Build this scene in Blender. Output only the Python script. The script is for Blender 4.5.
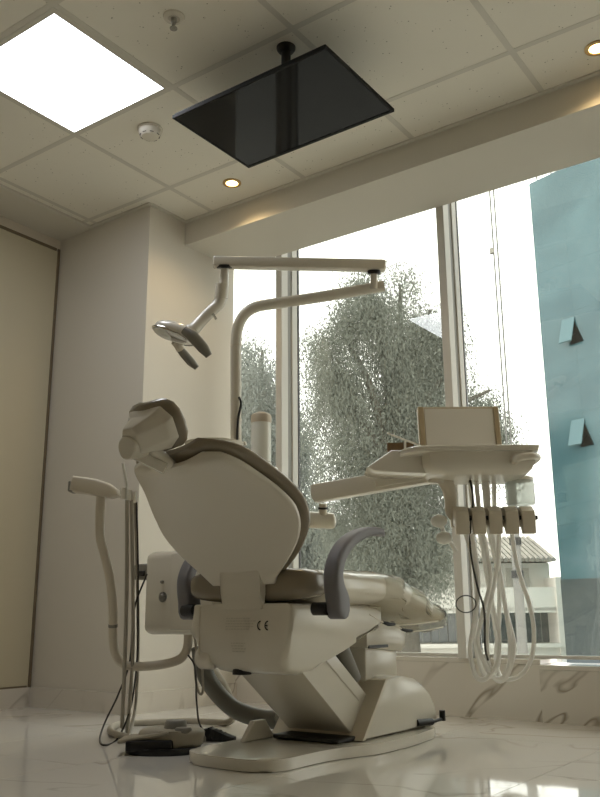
import bpy, bmesh, math, random
import numpy as np
from mathutils import Vector, Matrix

for _o in list(bpy.data.objects):
    bpy.data.objects.remove(_o, do_unlink=True)
scene = bpy.context.scene
COL = scene.collection
random.seed(7)
rng = np.random.default_rng(7)

# ------------------------------------------------------------------ camera
F_PX, YAW, PITCH, ROLL = 852.083, 0.6203, 0.2505, -0.0069
CAM = Vector((2.777, -2.1757, 0.4234))
_fw = Vector((-math.sin(YAW) * math.cos(PITCH), math.cos(YAW) * math.cos(PITCH), math.sin(PITCH)))
_r0 = Vector((math.cos(YAW), math.sin(YAW), 0))
_u0 = _r0.cross(_fw)
_r = _r0 * math.cos(ROLL) + _u0 * math.sin(ROLL)
_u = -_r0 * math.sin(ROLL) + _u0 * math.cos(ROLL)
cd = bpy.data.cameras.new('camera')
cam = bpy.data.objects.new('camera', cd)
COL.objects.link(cam)
_m = Matrix((_r, _u, -_fw)).transposed().to_4x4()
_m.translation = CAM
cam.matrix_world = _m
cd.sensor_fit = 'VERTICAL'
cd.sensor_height = 36.0
cd.sensor_width = 36.0
cd.lens = F_PX / 797 * 36.0
cd.clip_start = 0.02
cd.clip_end = 500
scene.camera = cam


def ray(x, y):
    return _r * ((x - 300) / F_PX) - _u * ((y - 398.5) / F_PX) + _fw


def P(x, y, D):
    """point seen at pixel (x, y) at depth D along the view axis"""
    return CAM + ray(x, y) * D


def on_z(x, y, z=0.0):
    d = ray(x, y)
    return CAM + d * ((z - CAM.z) / d.z)


def z_row(x, y, row):
    """height on the vertical through (x, y) that shows at picture row `row`"""
    lo, hi = -12.0, 60.0
    for _ in range(50):
        m_ = 0.5 * (lo + hi)
        v = Vector((x, y, m_)) - CAM
        if 398.5 - v.dot(_u) / v.dot(_fw) * F_PX > row:
            lo = m_
        else:
            hi = m_
    return 0.5 * (lo + hi)


# ------------------------------------------------------------------ world, exposure
world = bpy.data.worlds.new('overcast_sky')
scene.world = world
world.use_nodes = True
_nt = world.node_tree
_bg = _nt.nodes['Background']
_bg.inputs['Color'].default_value = (1.0, 0.985, 0.965, 1)
_bg.inputs['Strength'].default_value = 3.5
vs = scene.view_settings
vs.view_transform = 'Standard'
vs.look = 'None'
vs.gamma = 1.0
vs.use_curve_mapping = False
vs.exposure = 0.30
LED_STRENGTH = 8.5
SPOT_POWER = 5.0


# ------------------------------------------------------------------ materials
def lin(c):
    return tuple(((v / 255) / 12.92 if v / 255 <= 0.04045 else (((v / 255) + 0.055) / 1.055) ** 2.4) for v in c[:3]) + (1.0,)


MATS = {}


def mat(name, rgb, rough=0.5, metal=0.0, spec=0.5, coat=0.0, bump=0.0, bscale=60.0, var=0.0, vscale=4.0, emit=None, estr=0.0, trans=0.0):
    if name in MATS:
        return MATS[name]
    m = bpy.data.materials.new(name)
    m.use_nodes = True
    nt = m.node_tree
    b = nt.nodes['Principled BSDF']
    c = lin(rgb)
    b.inputs['Base Color'].default_value = c
    b.inputs['Roughness'].default_value = rough
    b.inputs['Metallic'].default_value = metal
    b.inputs['Specular IOR Level'].default_value = spec
    b.inputs['Coat Weight'].default_value = coat
    b.inputs['Coat Roughness'].default_value = 0.08
    if trans:
        b.inputs['Transmission Weight'].default_value = trans
    if emit:
        b.inputs['Emission Color'].default_value = lin(emit)
        b.inputs['Emission Strength'].default_value = estr
    if bump or var:
        tc = nt.nodes.new('ShaderNodeTexCoord')
        if bump:
            n = nt.nodes.new('ShaderNodeTexNoise')
            n.inputs['Scale'].default_value = bscale
            n.inputs['Detail'].default_value = 4
            bp = nt.nodes.new('ShaderNodeBump')
            bp.inputs['Strength'].default_value = bump
            bp.inputs['Distance'].default_value = 0.01
            nt.links.new(tc.outputs['Object'], n.inputs['Vector'])
            nt.links.new(n.outputs['Fac'], bp.inputs['Height'])
            nt.links.new(bp.outputs['Normal'], b.inputs['Normal'])
        if var:
            n = nt.nodes.new('ShaderNodeTexNoise')
            n.inputs['Scale'].default_value = vscale
            n.inputs['Detail'].default_value = 6
            cr = nt.nodes.new('ShaderNodeValToRGB')
            cr.color_ramp.elements[0].position = 0.3
            cr.color_ramp.elements[1].position = 0.7
            cr.color_ramp.elements[0].color = tuple(v * (1 - var) for v in c[:3]) + (1,)
            cr.color_ramp.elements[1].color = tuple(min(1, v * (1 + var)) for v in c[:3]) + (1,)
            nt.links.new(tc.outputs['Object'], n.inputs['Vector'])
            nt.links.new(n.outputs['Fac'], cr.inputs['Fac'])
            nt.links.new(cr.outputs['Color'], b.inputs['Base Color'])
    MATS[name] = m
    return m


def marble(name, base, vein, rough=0.1, scale=1.0, vein_w=0.035, aniso=(1.0, 3.0, 1.6), mask=(0.45, 0.65)):
    m = bpy.data.materials.new(name)
    m.use_nodes = True
    nt = m.node_tree
    N, L = nt.nodes, nt.links
    b = N['Principled BSDF']
    tc = N.new('ShaderNodeTexCoord')
    info = N.new('ShaderNodeObjectInfo')
    ad = N.new('ShaderNodeVectorMath')
    ad.operation = 'ADD'
    sc = N.new('ShaderNodeVectorMath')
    sc.operation = 'SCALE'
    sc.inputs['Scale'].default_value = 9.0
    cb = N.new('ShaderNodeCombineXYZ')
    L.new(info.outputs['Random'], cb.inputs[0])
    L.new(info.outputs['Random'], cb.inputs[1])
    L.new(cb.outputs[0], sc.inputs[0])
    geo = N.new('ShaderNodeNewGeometry')
    L.new(geo.outputs['Position'], ad.inputs[0])
    L.new(sc.outputs[0], ad.inputs[1])
    mp = N.new('ShaderNodeMapping')
    mp.vector_type = 'TEXTURE'          # turns first, then stretches, so veins run diagonally
    mp.inputs['Rotation'].default_value = (0.25, 0.75, 0.6)
    mp.inputs['Scale'].default_value = tuple(1.0 / (a * scale) for a in aniso)
    L.new(ad.outputs[0], mp.inputs['Vector'])
    n1 = N.new('ShaderNodeTexNoise')
    n1.inputs['Scale'].default_value = 0.8
    n1.inputs['Detail'].default_value = 3
    n1.inputs['Roughness'].default_value = 0.55
    n1.inputs['Distortion'].default_value = 0.5
    L.new(mp.outputs[0], n1.inputs['Vector'])
    # thin veins where the noise crosses 0.5
    s = N.new('ShaderNodeMath'); s.operation = 'SUBTRACT'; s.inputs[1].default_value = 0.5
    a = N.new('ShaderNodeMath'); a.operation = 'ABSOLUTE'
    L.new(n1.outputs['Fac'], s.inputs[0]); L.new(s.outputs[0], a.inputs[0])
    r1 = N.new('ShaderNodeMapRange')
    r1.inputs['From Min'].default_value = 0.0
    r1.inputs['From Max'].default_value = vein_w
    r1.inputs['To Min'].default_value = 1.0
    r1.inputs['To Max'].default_value = 0.0
    L.new(a.outputs[0], r1.inputs['Value'])
    n2 = N.new('ShaderNodeTexNoise')
    n2.inputs['Scale'].default_value = 1.3
    n2.inputs['Detail'].default_value = 3
    L.new(ad.outputs[0], n2.inputs['Vector'])
    r2 = N.new('ShaderNodeMapRange')
    r2.inputs['From Min'].default_value = mask[0]
    r2.inputs['From Max'].default_value = mask[1]
    L.new(n2.outputs['Fac'], r2.inputs['Value'])
    mu = N.new('ShaderNodeMath'); mu.operation = 'MULTIPLY'
    L.new(r1.outputs[0], mu.inputs[0]); L.new(r2.outputs[0], mu.inputs[1])
    mx = N.new('ShaderNodeMix'); mx.data_type = 'RGBA'
    mx.inputs[6].default_value = lin(base)
    mx.inputs[7].default_value = lin(vein)
    L.new(mu.outputs[0], mx.inputs[0])
    L.new(mx.outputs[2], b.inputs['Base Color'])
    b.inputs['Roughness'].default_value = rough
    MATS[name] = m
    return m


def thin_glass(name, tint, refl=0.06, rough=0.0, haze=0.0, haze_rgb=(200, 200, 190)):
    """single sheet of glass: tinted straight-through light plus fresnel mirror"""
    m = bpy.data.materials.new(name)
    m.use_nodes = True
    nt = m.node_tree
    N, L = nt.nodes, nt.links
    N.remove(N['Principled BSDF'])
    out = N['Material Output']
    tr = N.new('ShaderNodeBsdfTransparent')
    tr.inputs[0].default_value = lin(tint)
    gl = N.new('ShaderNodeBsdfGlossy')
    gl.inputs['Roughness'].default_value = rough
    fr = N.new('ShaderNodeLayerWeight')
    fr.inputs['Blend'].default_value = 0.12 if rough == 0 else 0.03
    ma = N.new('ShaderNodeMath'); ma.operation = 'ADD'; ma.inputs[1].default_value = refl
    L.new(fr.outputs['Fresnel'], ma.inputs[0])
    base = tr.outputs[0]
    if haze:
        df = N.new('ShaderNodeBsdfDiffuse')
        df.inputs[0].default_value = lin(haze_rgb)
        m2 = N.new('ShaderNodeMixShader')
        m2.inputs[0].default_value = haze
        L.new(tr.outputs[0], m2.inputs[1]); L.new(df.outputs[0], m2.inputs[2])
        base = m2.outputs[0]
    mi = N.new('ShaderNodeMixShader')
    L.new(ma.outputs[0], mi.inputs[0]); L.new(base, mi.inputs[1]); L.new(gl.outputs[0], mi.inputs[2])
    L.new(mi.outputs[0], out.inputs[0])
    MATS[name] = m
    return m


def emission(name, rgb, s):
    m = bpy.data.materials.new(name)
    m.use_nodes = True
    nt = m.node_tree
    nt.nodes.remove(nt.nodes['Principled BSDF'])
    e = nt.nodes.new('ShaderNodeEmission')
    e.inputs[0].default_value = lin(rgb)
    e.inputs[1].default_value = s
    nt.links.new(e.outputs[0], nt.nodes['Material Output'].inputs[0])
    MATS[name] = m
    return m


WALL = mat('painted_wall', (219, 213, 201), 0.75, bump=0.02, bscale=150)
WALL2 = mat('painted_wall_beige', (222, 213, 197), 0.75, bump=0.02, bscale=150)
SOFFIT = mat('painted_soffit', (214, 209, 197), 0.75)
PANEL = mat('reflection_tint_panel', (206, 197, 172), 0.10, spec=0.45)  # beige reflection of the opposite wall put into the glass colour
FRAME_DK = mat('bronze_trim', (120, 106, 84), 0.45)
GRID = mat('ceiling_grid_metal', (214, 210, 199), 0.6)
PLASTIC = mat('warm_white_plastic', (220, 214, 200), 0.22, spec=0.5)
PLASTIC_G = mat('gloss_white_plastic', (226, 221, 209), 0.14, spec=0.5, coat=0.3)
PLASTIC_D = mat('beige_plastic', (212, 203, 185), 0.4)
TAUPE = mat('taupe_upholstery', (138, 127, 108), 0.24, spec=0.5, coat=0.35, bump=0.05, bscale=40)
CREAM = mat('cream_upholstery', (222, 215, 198), 0.22, spec=0.5, coat=0.4, bump=0.04, bscale=25)
GREY_R = mat('blue_grey_rubber', (122, 120, 124), 0.55)
GREY_H = mat('grey_hose', (172, 165, 150), 0.5)
WHITE_H = mat('white_hose', (242, 240, 234), 0.35)
GREY_P = mat('grey_plastic', (130, 127, 118), 0.45)
BLACK = mat('black_plastic', (22, 21, 20), 0.5)
CABLE = mat('dark_cable', (50, 48, 44), 0.5)
SCREEN = mat('tv_screen', (9, 10, 11), 0.06, spec=0.14)
TVB = mat('tv_bezel', (20, 20, 20), 0.6, spec=0.2)
METAL = mat('brushed_metal', (150, 148, 142), 0.3, metal=0.8)
ALU = mat('window_aluminium', (214, 211, 203), 0.42)
ALU_D = mat('window_gasket', (150, 148, 142), 0.6)
CHROME = mat('chrome', (210, 210, 205), 0.1, metal=1.0)


# tiles of mineral fibre with small dark pits
def fibre_tile():
    m = bpy.data.materials.new('mineral_fibre')
    m.use_nodes = True
    nt = m.node_tree
    N, L = nt.nodes, nt.links
    b = N['Principled BSDF']
    b.inputs['Roughness'].default_value = 0.9
    geo = N.new('ShaderNodeNewGeometry')
    v = N.new('ShaderNodeTexVoronoi')
    v.inputs['Scale'].default_value = 52
    L.new(geo.outputs['Position'], v.inputs['Vector'])
    n = N.new('ShaderNodeTexNoise')
    n.inputs['Scale'].default_value = 22
    L.new(geo.outputs['Position'], n.inputs['Vector'])
    r = N.new('ShaderNodeMapRange')
    r.inputs['From Min'].default_value = 0.08
    r.inputs['From Max'].default_value = 0.18
    L.new(v.outputs['Distance'], r.inputs['Value'])
    g = N.new('ShaderNodeMath'); g.operation = 'GREATER_THAN'; g.inputs[1].default_value = 0.56
    L.new(n.outputs['Fac'], g.inputs[0])
    inv = N.new('ShaderNodeMath'); inv.operation = 'SUBTRACT'; inv.inputs[0].default_value = 1.0
    L.new(r.outputs[0], inv.inputs[1])
    mu = N.new('ShaderNodeMath'); mu.operation = 'MULTIPLY'
    L.new(inv.outputs[0], mu.inputs[0]); L.new(g.outputs[0], mu.inputs[1])
    mx = N.new('ShaderNodeMix'); mx.data_type = 'RGBA'
    mx.inputs[6].default_value = lin((238, 234, 222))
    mx.inputs[7].default_value = lin((156, 150, 136))
    L.new(mu.outputs[0], mx.inputs[0])
    L.new(mx.outputs[2], b.inputs['Base Color'])
    return m


FIBRE = fibre_tile()
MARBLE_F = marble('marble_floor', (228, 224, 216), (176, 168, 154), 0.045, 1.5, 0.016, (1.0, 1.7, 1.5))
MARBLE_W = marble('marble_plinth', (222, 216, 205), (152, 140, 122), 0.15, 2.2, 0.018, (2.2, 1.0, 0.5), (0.36, 0.58))
GLASS = thin_glass('window_glass', (238, 240, 236), 0.045, haze=0.05)  # haze mixes pale diffuse into the panes as a painted veiling glow
CLEAR = thin_glass('clear_plastic', (240, 238, 232), 0.02, 0.12, 0.10, (235, 232, 225))
LED = emission('led_diffuser', (246, 249, 255), LED_STRENGTH)
BULB = emission('warm_bulb', (255, 214, 140), 14.0)


# ------------------------------------------------------------------ mesh helpers
def finish(name, bm, m, parent=None, smooth=40, recalc=True):
    if recalc:
        bmesh.ops.recalc_face_normals(bm, faces=bm.faces)
    me = bpy.data.meshes.new(name)
    bm.to_mesh(me)
    bm.free()
    if smooth:
        me.polygons.foreach_set('use_smooth', [True] * len(me.polygons))
        me.set_sharp_from_angle(angle=math.radians(smooth))
    for mm in (m if isinstance(m, (list, tuple)) else [m]):
        me.materials.append(mm)
    o = bpy.data.objects.new(name, me)
    COL.objects.link(o)
    if parent is not None:
        o.parent = parent
        # parents are never rotated or scaled before their parts are added
        o.matrix_parent_inverse = Matrix.Translation(-world_loc(parent))
    return o


def world_loc(o):
    v = Vector(o.location)
    if o.parent is not None and o.matrix_parent_inverse is not None:
        v = v + world_loc(o.parent) + o.matrix_parent_inverse.translation
    return v


def tag(o, label, cat, group=None, kind=None):
    o['label'] = label
    o['category'] = cat
    if group:
        o['group'] = group
    if kind:
        o['kind'] = kind
    return o


def thing(name, loc, label, cat, group=None):
    o = bpy.data.objects.new(name, None)
    o.empty_display_size = 0.05
    COL.objects.link(o)
    o.location = loc
    return tag(o, label, cat, group)


def struct(o, label=None):
    o['kind'] = 'structure'
    if label:
        o['label'] = label
    return o


def box_bm(x0, x1, y0, y1, z0, z1, bev=0.0, seg=2, bm=None):
    b = bm or bmesh.new()
    t = bmesh.new()
    vs_ = [t.verts.new((x, y, z)) for x in (x0, x1) for y in (y0, y1) for z in (z0, z1)]
    for f in ((0, 1, 3, 2), (4, 6, 7, 5), (0, 4, 5, 1), (2, 3, 7, 6), (0, 2, 6, 4), (1, 5, 7, 3)):
        t.faces.new([vs_[i] for i in f])
    if bev:
        bmesh.ops.bevel(t, geom=t.edges[:], offset=bev, segments=seg, profile=0.5, affect='EDGES', clamp_overlap=True)
    merge(b, t)
    return b


def merge(b, t, M=None):
    mp = {}
    for v in t.verts:
        co = v.co if M is None else M @ v.co
        mp[v] = b.verts.new(co)
    for f in t.faces:
        try:
            b.faces.new([mp[v] for v in f.verts])
        except ValueError:
            pass
    t.free()
    return b


def frame_bm(fn, M):
    """apply matrix M to a bmesh"""
    bmesh.ops.transform(fn, matrix=M, verts=fn.verts)
    return fn


def prism_bm(poly, axis, a0, a1, bev=0.0, seg=2, bm=None):
    """extrude a 2D polygon along axis; poly gives the other two coordinates in xyz order"""
    t = bmesh.new()
    def mk(p, a):
        if axis == 'x':
            return (a, p[0], p[1])
        if axis == 'y':
            return (p[0], a, p[1])
        return (p[0], p[1], a)
    lo = [t.verts.new(mk(p, a0)) for p in poly]
    hi = [t.verts.new(mk(p, a1)) for p in poly]
    n = len(poly)
    f0 = t.faces.new(lo)
    f1 = t.faces.new(hi[::-1])
    for i in range(n):
        t.faces.new([lo[i], hi[i], hi[(i + 1) % n], lo[(i + 1) % n]])
    if bev:
        ed = list(set(f0.edges[:] + f1.edges[:]))
        bmesh.ops.bevel(t, geom=ed, offset=bev, segments=seg, profile=0.5, affect='EDGES', clamp_overlap=True)
    bmesh.ops.triangulate(t, faces=[f for f in t.faces if len(f.verts) > 4])
    if bm is None:
        return t
    return merge(bm, t)


def smooth_poly(pts, n=6, closed=True):
    """Catmull-Rom through 2D or 3D points"""
    pts = [Vector(p) for p in pts]
    out = []
    N = len(pts)
    rngi = range(N) if closed else range(N - 1)
    for i in rngi:
        if closed:
            p0, p1, p2, p3 = pts[(i - 1) % N], pts[i], pts[(i + 1) % N], pts[(i + 2) % N]
        else:
            p1, p2 = pts[i], pts[i + 1]
            p0 = pts[i - 1] if i > 0 else p1 * 2 - p2
            p3 = pts[i + 2] if i + 2 < N else p2 * 2 - p1
        for k in range(n):
            t = k / n
            out.append(0.5 * ((2 * p1) + (p2 - p0) * t + (2 * p0 - 5 * p1 + 4 * p2 - p3) * t * t + (3 * p1 - p0 - 3 * p2 + p3) * t ** 3))
    if not closed:
        out.append(pts[-1])
    return out


def tube_bm(pts, r, seg=10, smooth=6, closed=False, bm=None, caps=True, flat=None):
    """sweep a circle along pts; r a number or one radius per control point; flat=(a,b) squashes the section"""
    ctrl = [Vector(p) for p in pts]
    if smooth and len(ctrl) > 2:
        path = smooth_poly(ctrl, smooth, closed)
    else:
        path = ctrl
    n = len(path)
    if isinstance(r, (int, float)):
        rad = [r] * n
    else:
        rad = [float(np.interp(i / max(1, n - 1) * (len(r) - 1), range(len(r)), r)) for i in range(n)]
    b = bm or bmesh.new()
    rings = []
    tan = []
    for i in range(n):
        if closed:
            d = path[(i + 1) % n] - path[i - 1]
        else:
            d = path[min(i + 1, n - 1)] - path[max(i - 1, 0)]
        tan.append(d.normalized())
    up = Vector((0, 0, 1)) if abs(tan[0].z) < 0.9 else Vector((1, 0, 0))
    u = (up - tan[0] * up.dot(tan[0])).normalized()
    for i in range(n):
        u = (u - tan[i] * u.dot(tan[i])).normalized()
        v = tan[i].cross(u)
        fa, fb = flat or (1, 1)
        rings.append([b.verts.new(path[i] + (u * math.cos(2 * math.pi * k / seg) * fa + v * math.sin(2 * math.pi * k / seg) * fb) * rad[i]) for k in range(seg)])
    for i in range(n - 1 + (1 if closed else 0)):
        A, B = rings[i], rings[(i + 1) % n]
        for k in range(seg):
            b.faces.new([A[k], A[(k + 1) % seg], B[(k + 1) % seg], B[k]])
    if caps and not closed:
        b.faces.new(rings[0][::-1])
        b.faces.new(rings[-1])
    return b


def rod_bm(p0, p1, r, seg=12, bm=None, r1=None):
    return tube_bm([p0, p1], [r, r if r1 is None else r1], seg, 0, bm=bm)


def lathe_bm(prof, seg=24, M=None, bm=None):
    """prof: list of (radius, height) around local z"""
    t = bmesh.new()
    rings = []
    for (r, h) in prof:
        if r < 1e-6:
            rings.append([t.verts.new((0, 0, h))])
        else:
            rings.append([t.verts.new((r * math.cos(2 * math.pi * k / seg), r * math.sin(2 * math.pi * k / seg), h)) for k in range(seg)])
    for A, B in zip(rings[:-1], rings[1:]):
        if len(A) == 1 and len(B) == 1:
            continue
        for k in range(seg):
            k2 = (k + 1) % seg
            if len(A) == 1:
                t.faces.new([A[0], B[k], B[k2]])
            elif len(B) == 1:
                t.faces.new([A[k], A[k2], B[0]])
            else:
                t.faces.new([A[k], A[k2], B[k2], B[k]])
    if M is not None:
        bmesh.ops.transform(t, matrix=M, verts=t.verts)
    if bm is None:
        return t
    return merge(bm, t)


def axes_M(origin, X, Y, Z):
    M = Matrix((Vector(X).normalized(), Vector(Y).normalized(), Vector(Z).normalized())).transposed().to_4x4()
    M.translation = Vector(origin)
    return M


def view_M(origin):
    """frame that stands upright with local x along the horizontal view-right direction, y away, z up"""
    X = Vector((math.cos(YAW), math.sin(YAW), 0))
    Y = Vector((-math.sin(YAW), math.cos(YAW), 0))
    return axes_M(origin, X, Y, Vector((0, 0, 1)))


def pad_bm(stations, nseg=28, power=3.2):
    """padded slab: each station = (centre Vector, half width, half thickness, normal Vector, sag)
    width runs along world x; the section is a superellipse; sag bends the sides toward the normal"""
    b = bmesh.new()
    rings = []
    for (c, w, t, nrm, sag) in stations:
        ring = []
        for k in range(nseg):
            a = 2 * math.pi * k / nseg
            ca, sa = math.cos(a), math.sin(a)
            x = math.copysign(abs(ca) ** (2 / power), ca)
            y = math.copysign(abs(sa) ** (2 / power), sa)
            ring.append(b.verts.new(c + Vector((1, 0, 0)) * x * w + nrm * (y * t + sag * x * x)))
        rings.append(ring)
    for A, B in zip(rings[:-1], rings[1:]):
        for k in range(nseg):
            b.faces.new([A[k], A[(k + 1) % nseg], B[(k + 1) % nseg], B[k]])
    b.faces.new(rings[0][::-1])
    b.faces.new(rings[-1])
    return b


# ================================================================== THE ROOM
HC = 2.508            # ceiling
XW, XR = -0.918, 3.75  # left wall, right wall
YB, YW = -3.6, 1.352    # wall behind, window front plane
YF, XC = 0.669, -0.203  # face and side of the wall pier
YBM, ZB = 0.9336, 2.3747   # bulkhead front and underside
XT = -0.663           # edge of the tiled ceiling
YP = 1.40             # plinth face
ZP = 0.243

# floor: slab with polished marble tiles
floor = struct(finish('floor', box_bm(XW - 0.1, XR + 0.1, YB - 0.1, 1.75, -0.14, -0.012), mat('floor_grout', (150, 142, 128), 0.8), smooth=0), 'polished cream marble tile floor with grey veins')
TX, TY = 0.6, 1.2
_tm = None
ix0 = math.floor((XW - 1.85) / TX)
tile_meshes = {}
for i in range(ix0, 5):
    for j in range(-5, 3):
        x0 = 1.85 + i * TX
        x1 = x0 + TX
        y0 = 0.25 + j * TY + (TY / 2 if i % 2 else 0) - 0.0
        y1 = y0 + TY
        x0c, x1c = max(x0, XW), min(x1, XR)
        y0c, y1c = max(y0, YB), min(y1, 1.5)
        if x1c - x0c < 0.03 or y1c - y0c < 0.03:
            continue
        g = 0.0009
        finish('floor_tile', box_bm(x0c + g, x1c - g, y0c + g, y1c - g, -0.012, 0.0), MARBLE_F, floor, smooth=0)

# ceiling: backing, tiles, grid rails
ceiling = struct(finish('ceiling', box_bm(XW - 0.1, XR + 0.1, YB - 0.1, 1.50, HC + 0.03, HC + 0.13), WALL, smooth=0), 'suspended ceiling of mineral fibre tiles')
T = 0.6
xs = [XT] + [k * T for k in range(-1, 7) if XT + 0.02 < k * T < XR] + [XR]
ys = [YB] + [k * T for k in range(-5, 2) if YB + 0.02 < k * T < YBM] + [YBM]
LEDCELLS = [(0.0, -0.6)]
for i in range(len(xs) - 1):
    for j in range(len(ys) - 1):
        if any(abs(xs[i] - a) < 1e-6 and abs(ys[j] - b_) < 1e-6 for a, b_ in LEDCELLS):
            continue
        finish('ceiling_tile', box_bm(xs[i] + 0.002, xs[i + 1] - 0.002, ys[j] + 0.002, ys[j + 1] - 0.002, HC + 0.0012, HC + 0.02), FIBRE, ceiling, smooth=0)
for x in xs[1:-1]:
    finish('grid_rail', box_bm(x - 0.012, x + 0.012, YB, YBM, HC, HC + 0.0035), GRID, ceiling, smooth=0)
for y in ys[1:-1]:
    for i in range(len(xs) - 1):
        finish('grid_rail', box_bm(xs[i] + (0.012 if i else 0), xs[i + 1] - (0.012 if i < len(xs) - 2 else 0), y - 0.012, y + 0.012, HC, HC + 0.0034), GRID, ceiling, smooth=0)
# plaster margin on the left and edge angles
finish('plaster_border', box_bm(XW, XT, YB, YF, HC - 0.012, HC + 0.03), SOFFIT, ceiling, smooth=0)
finish('edge_angle', box_bm(XT, XT + 0.02, YB, YF - 0.02, HC - 0.012, HC + 0.004), GRID, ceiling, smooth=0)
finish('edge_angle', box_bm(XT, XC + 0.012, YF - 0.022, YF, HC - 0.008, HC + 0.004), GRID, ceiling, smooth=0)
finish('edge_angle', box_bm(XC, XC + 0.02, YF, YBM, HC - 0.006, HC + 0.004), GRID, ceiling, smooth=0)
finish('edge_angle', box_bm(XC + 0.02, XR, YBM - 0.02, YBM, HC - 0.006, HC + 0.004), GRID, ceiling, smooth=0)

# walls
struct(finish('wall_left', box_bm(XW - 0.12, XW, YB, YF, 0, HC + 0.03), WALL2, smooth=0), 'beige painted wall on the left')
struct(finish('wall_pier', box_bm(XW - 0.12, XC, YF, YW - 0.006, 0, HC + 0.03), WALL, smooth=0), 'painted wall pier between the left wall and the window')
struct(finish('wall_right', box_bm(XR, XR + 0.12, YB, 1.6, 0, HC + 0.03), WALL, smooth=0))
struct(finish('wall_rear', box_bm(XW - 0.12, XR + 0.12, YB - 0.12, YB, 0, HC + 0.03), mat('rear_wall_tan', (190, 168, 142), 0.6), smooth=0))
struct(finish('ceiling_bulkhead', box_bm(XC, XR, YBM, YW - 0.006, ZB, HC + 0.03), SOFFIT, smooth=0), 'painted bulkhead along the top of the window')
# marble skirting
bz = 0.093
bl = struct(finish('baseboard_left', box_bm(XW, XW + 0.012, YB, YF - 0.012, 0, bz), MARBLE_W, smooth=0), 'marble skirting of the left wall')
struct(finish('baseboard_pier', box_bm(XW + 0.0, XC + 0.012, YF - 0.012, YF, 0, bz), MARBLE_W, smooth=0), 'marble skirting of the wall pier')
struct(finish('baseboard_side', box_bm(XC, XC + 0.012, YF, YP, 0, bz), MARBLE_W, smooth=0), 'marble skirting beside the window')
# tall flush panel in the left wall
door = struct(finish('door_1', box_bm(XW, XW + 0.004, -1.6, YF - 0.004, bz, 2.425), PANEL, smooth=0), 'tall flush glass panel in the left wall, tinted with a beige reflection')
finish('frame', box_bm(XW + 0.001, XW + 0.010, YF - 0.018, YF - 0.004, bz, 2.44), FRAME_DK, door, smooth=0)
finish('frame', box_bm(XW + 0.001, XW + 0.010, -1.6, YF - 0.028, 2.426, 2.44), FRAME_DK, door, smooth=0)
finish('frame', box_bm(XW + 0.001, XW + 0.010, -1.6, YF - 0.028, bz, bz + 0.008), FRAME_DK, door, smooth=0)

# plinth under the window: marble slabs
plinth = struct(finish('wall_window', box_bm(XC - 0.6, XC - 0.001, YW - 0.005, 1.6, 0, ZP, bm=box_bm(XC, XR, YP + 0.02, 1.6, 0, ZP - 0.02)), WALL, smooth=0), 'low wall under the window clad in marble slabs')
slabs = [(XC, 0.42, ZP), (0.42, 1.437, ZP), (1.437, 2.4, ZP - 0.019), (2.4, XR, ZP - 0.019)]
for k, (a, b_, h) in enumerate(slabs):
    f_ = YP - (0.025 if k > 1 else 0)
    finish('marble_slab', box_bm(a + 0.001, b_ - 0.001, f_, YP + 0.02, 0, h - 0.02), MARBLE_W, plinth, smooth=0)
    finish('sill_slab', box_bm(a + 0.001, b_ - 0.001, f_ - 0.002, 1.6, h - 0.0195, h, 0.002, 1), MARBLE_W, plinth, smooth=0)

# window: mullions of stepped aluminium profiles, panes, bottom rail
win = struct(finish('window_1', box_bm(-0.7, XR, YW + 0.144, YW + 0.172, ZP, ZP + 0.014), ALU, smooth=0), 'floor-to-bulkhead window of large panes between grey aluminium mullions')
MULL = [0.096, 1.088, 2.080, 3.072]
for x in MULL:
    finish('mullion', box_bm(x, x + 0.040, YW, YW + 0.06, ZP, HC + 0.03, 0.002, 1), ALU, win, smooth=0)
    finish('mullion_recess', box_bm(x + 0.004, x + 0.034, YW + 0.06, YW + 0.10, ZP, HC + 0.03), ALU_D, win, smooth=0)
    finish('mullion', box_bm(x, x + 0.040, YW + 0.10, YW + 0.150, ZP, HC + 0.03, 0.002, 1), ALU, win, smooth=0)
    finish('gasket', box_bm(x + 0.004, x + 0.042, YW + 0.150, YW + 0.166, ZP, HC + 0.03), BLACK, win, smooth=0)
edges = [-0.7] + MULL + [XR]
for i in range(len(edges) - 1):
    a = edges[i] + (0.0425 if i else 0)
    finish('pane', box_bm(a, edges[i + 1] + 0.003, YW + 0.158, YW + 0.159, ZP + 0.014, HC + 0.03), GLASS, win, smooth=0)


# ================================================================== CEILING THINGS
def led_panel(lx, ly, label):
    led = thing('led_panel_light', (lx + 0.3, ly + 0.3, HC), label, 'ceiling light')
    bmf = bmesh.new()
    for (a, b_, c, d_) in ((0.012, 0.588, 0.012, 0.034), (0.012, 0.588, 0.582, 0.588), (0.012, 0.018, 0.034, 0.582), (0.564, 0.588, 0.034, 0.582)):
        box_bm(lx + a, lx + b_, ly + c, ly + d_, HC - 0.001, HC + 0.012, bm=bmf)
    finish('frame', bmf, GRID, led, smooth=0)
    finish('diffuser', box_bm(lx + 0.018, lx + 0.564, ly + 0.034, ly + 0.582, HC, HC + 0.010), LED, led, smooth=0)


for (lx, ly), lab in zip(LEDCELLS, ('square lit led panel in the ceiling beside the smoke detector',)):
    led_panel(lx, ly, lab)


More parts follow.
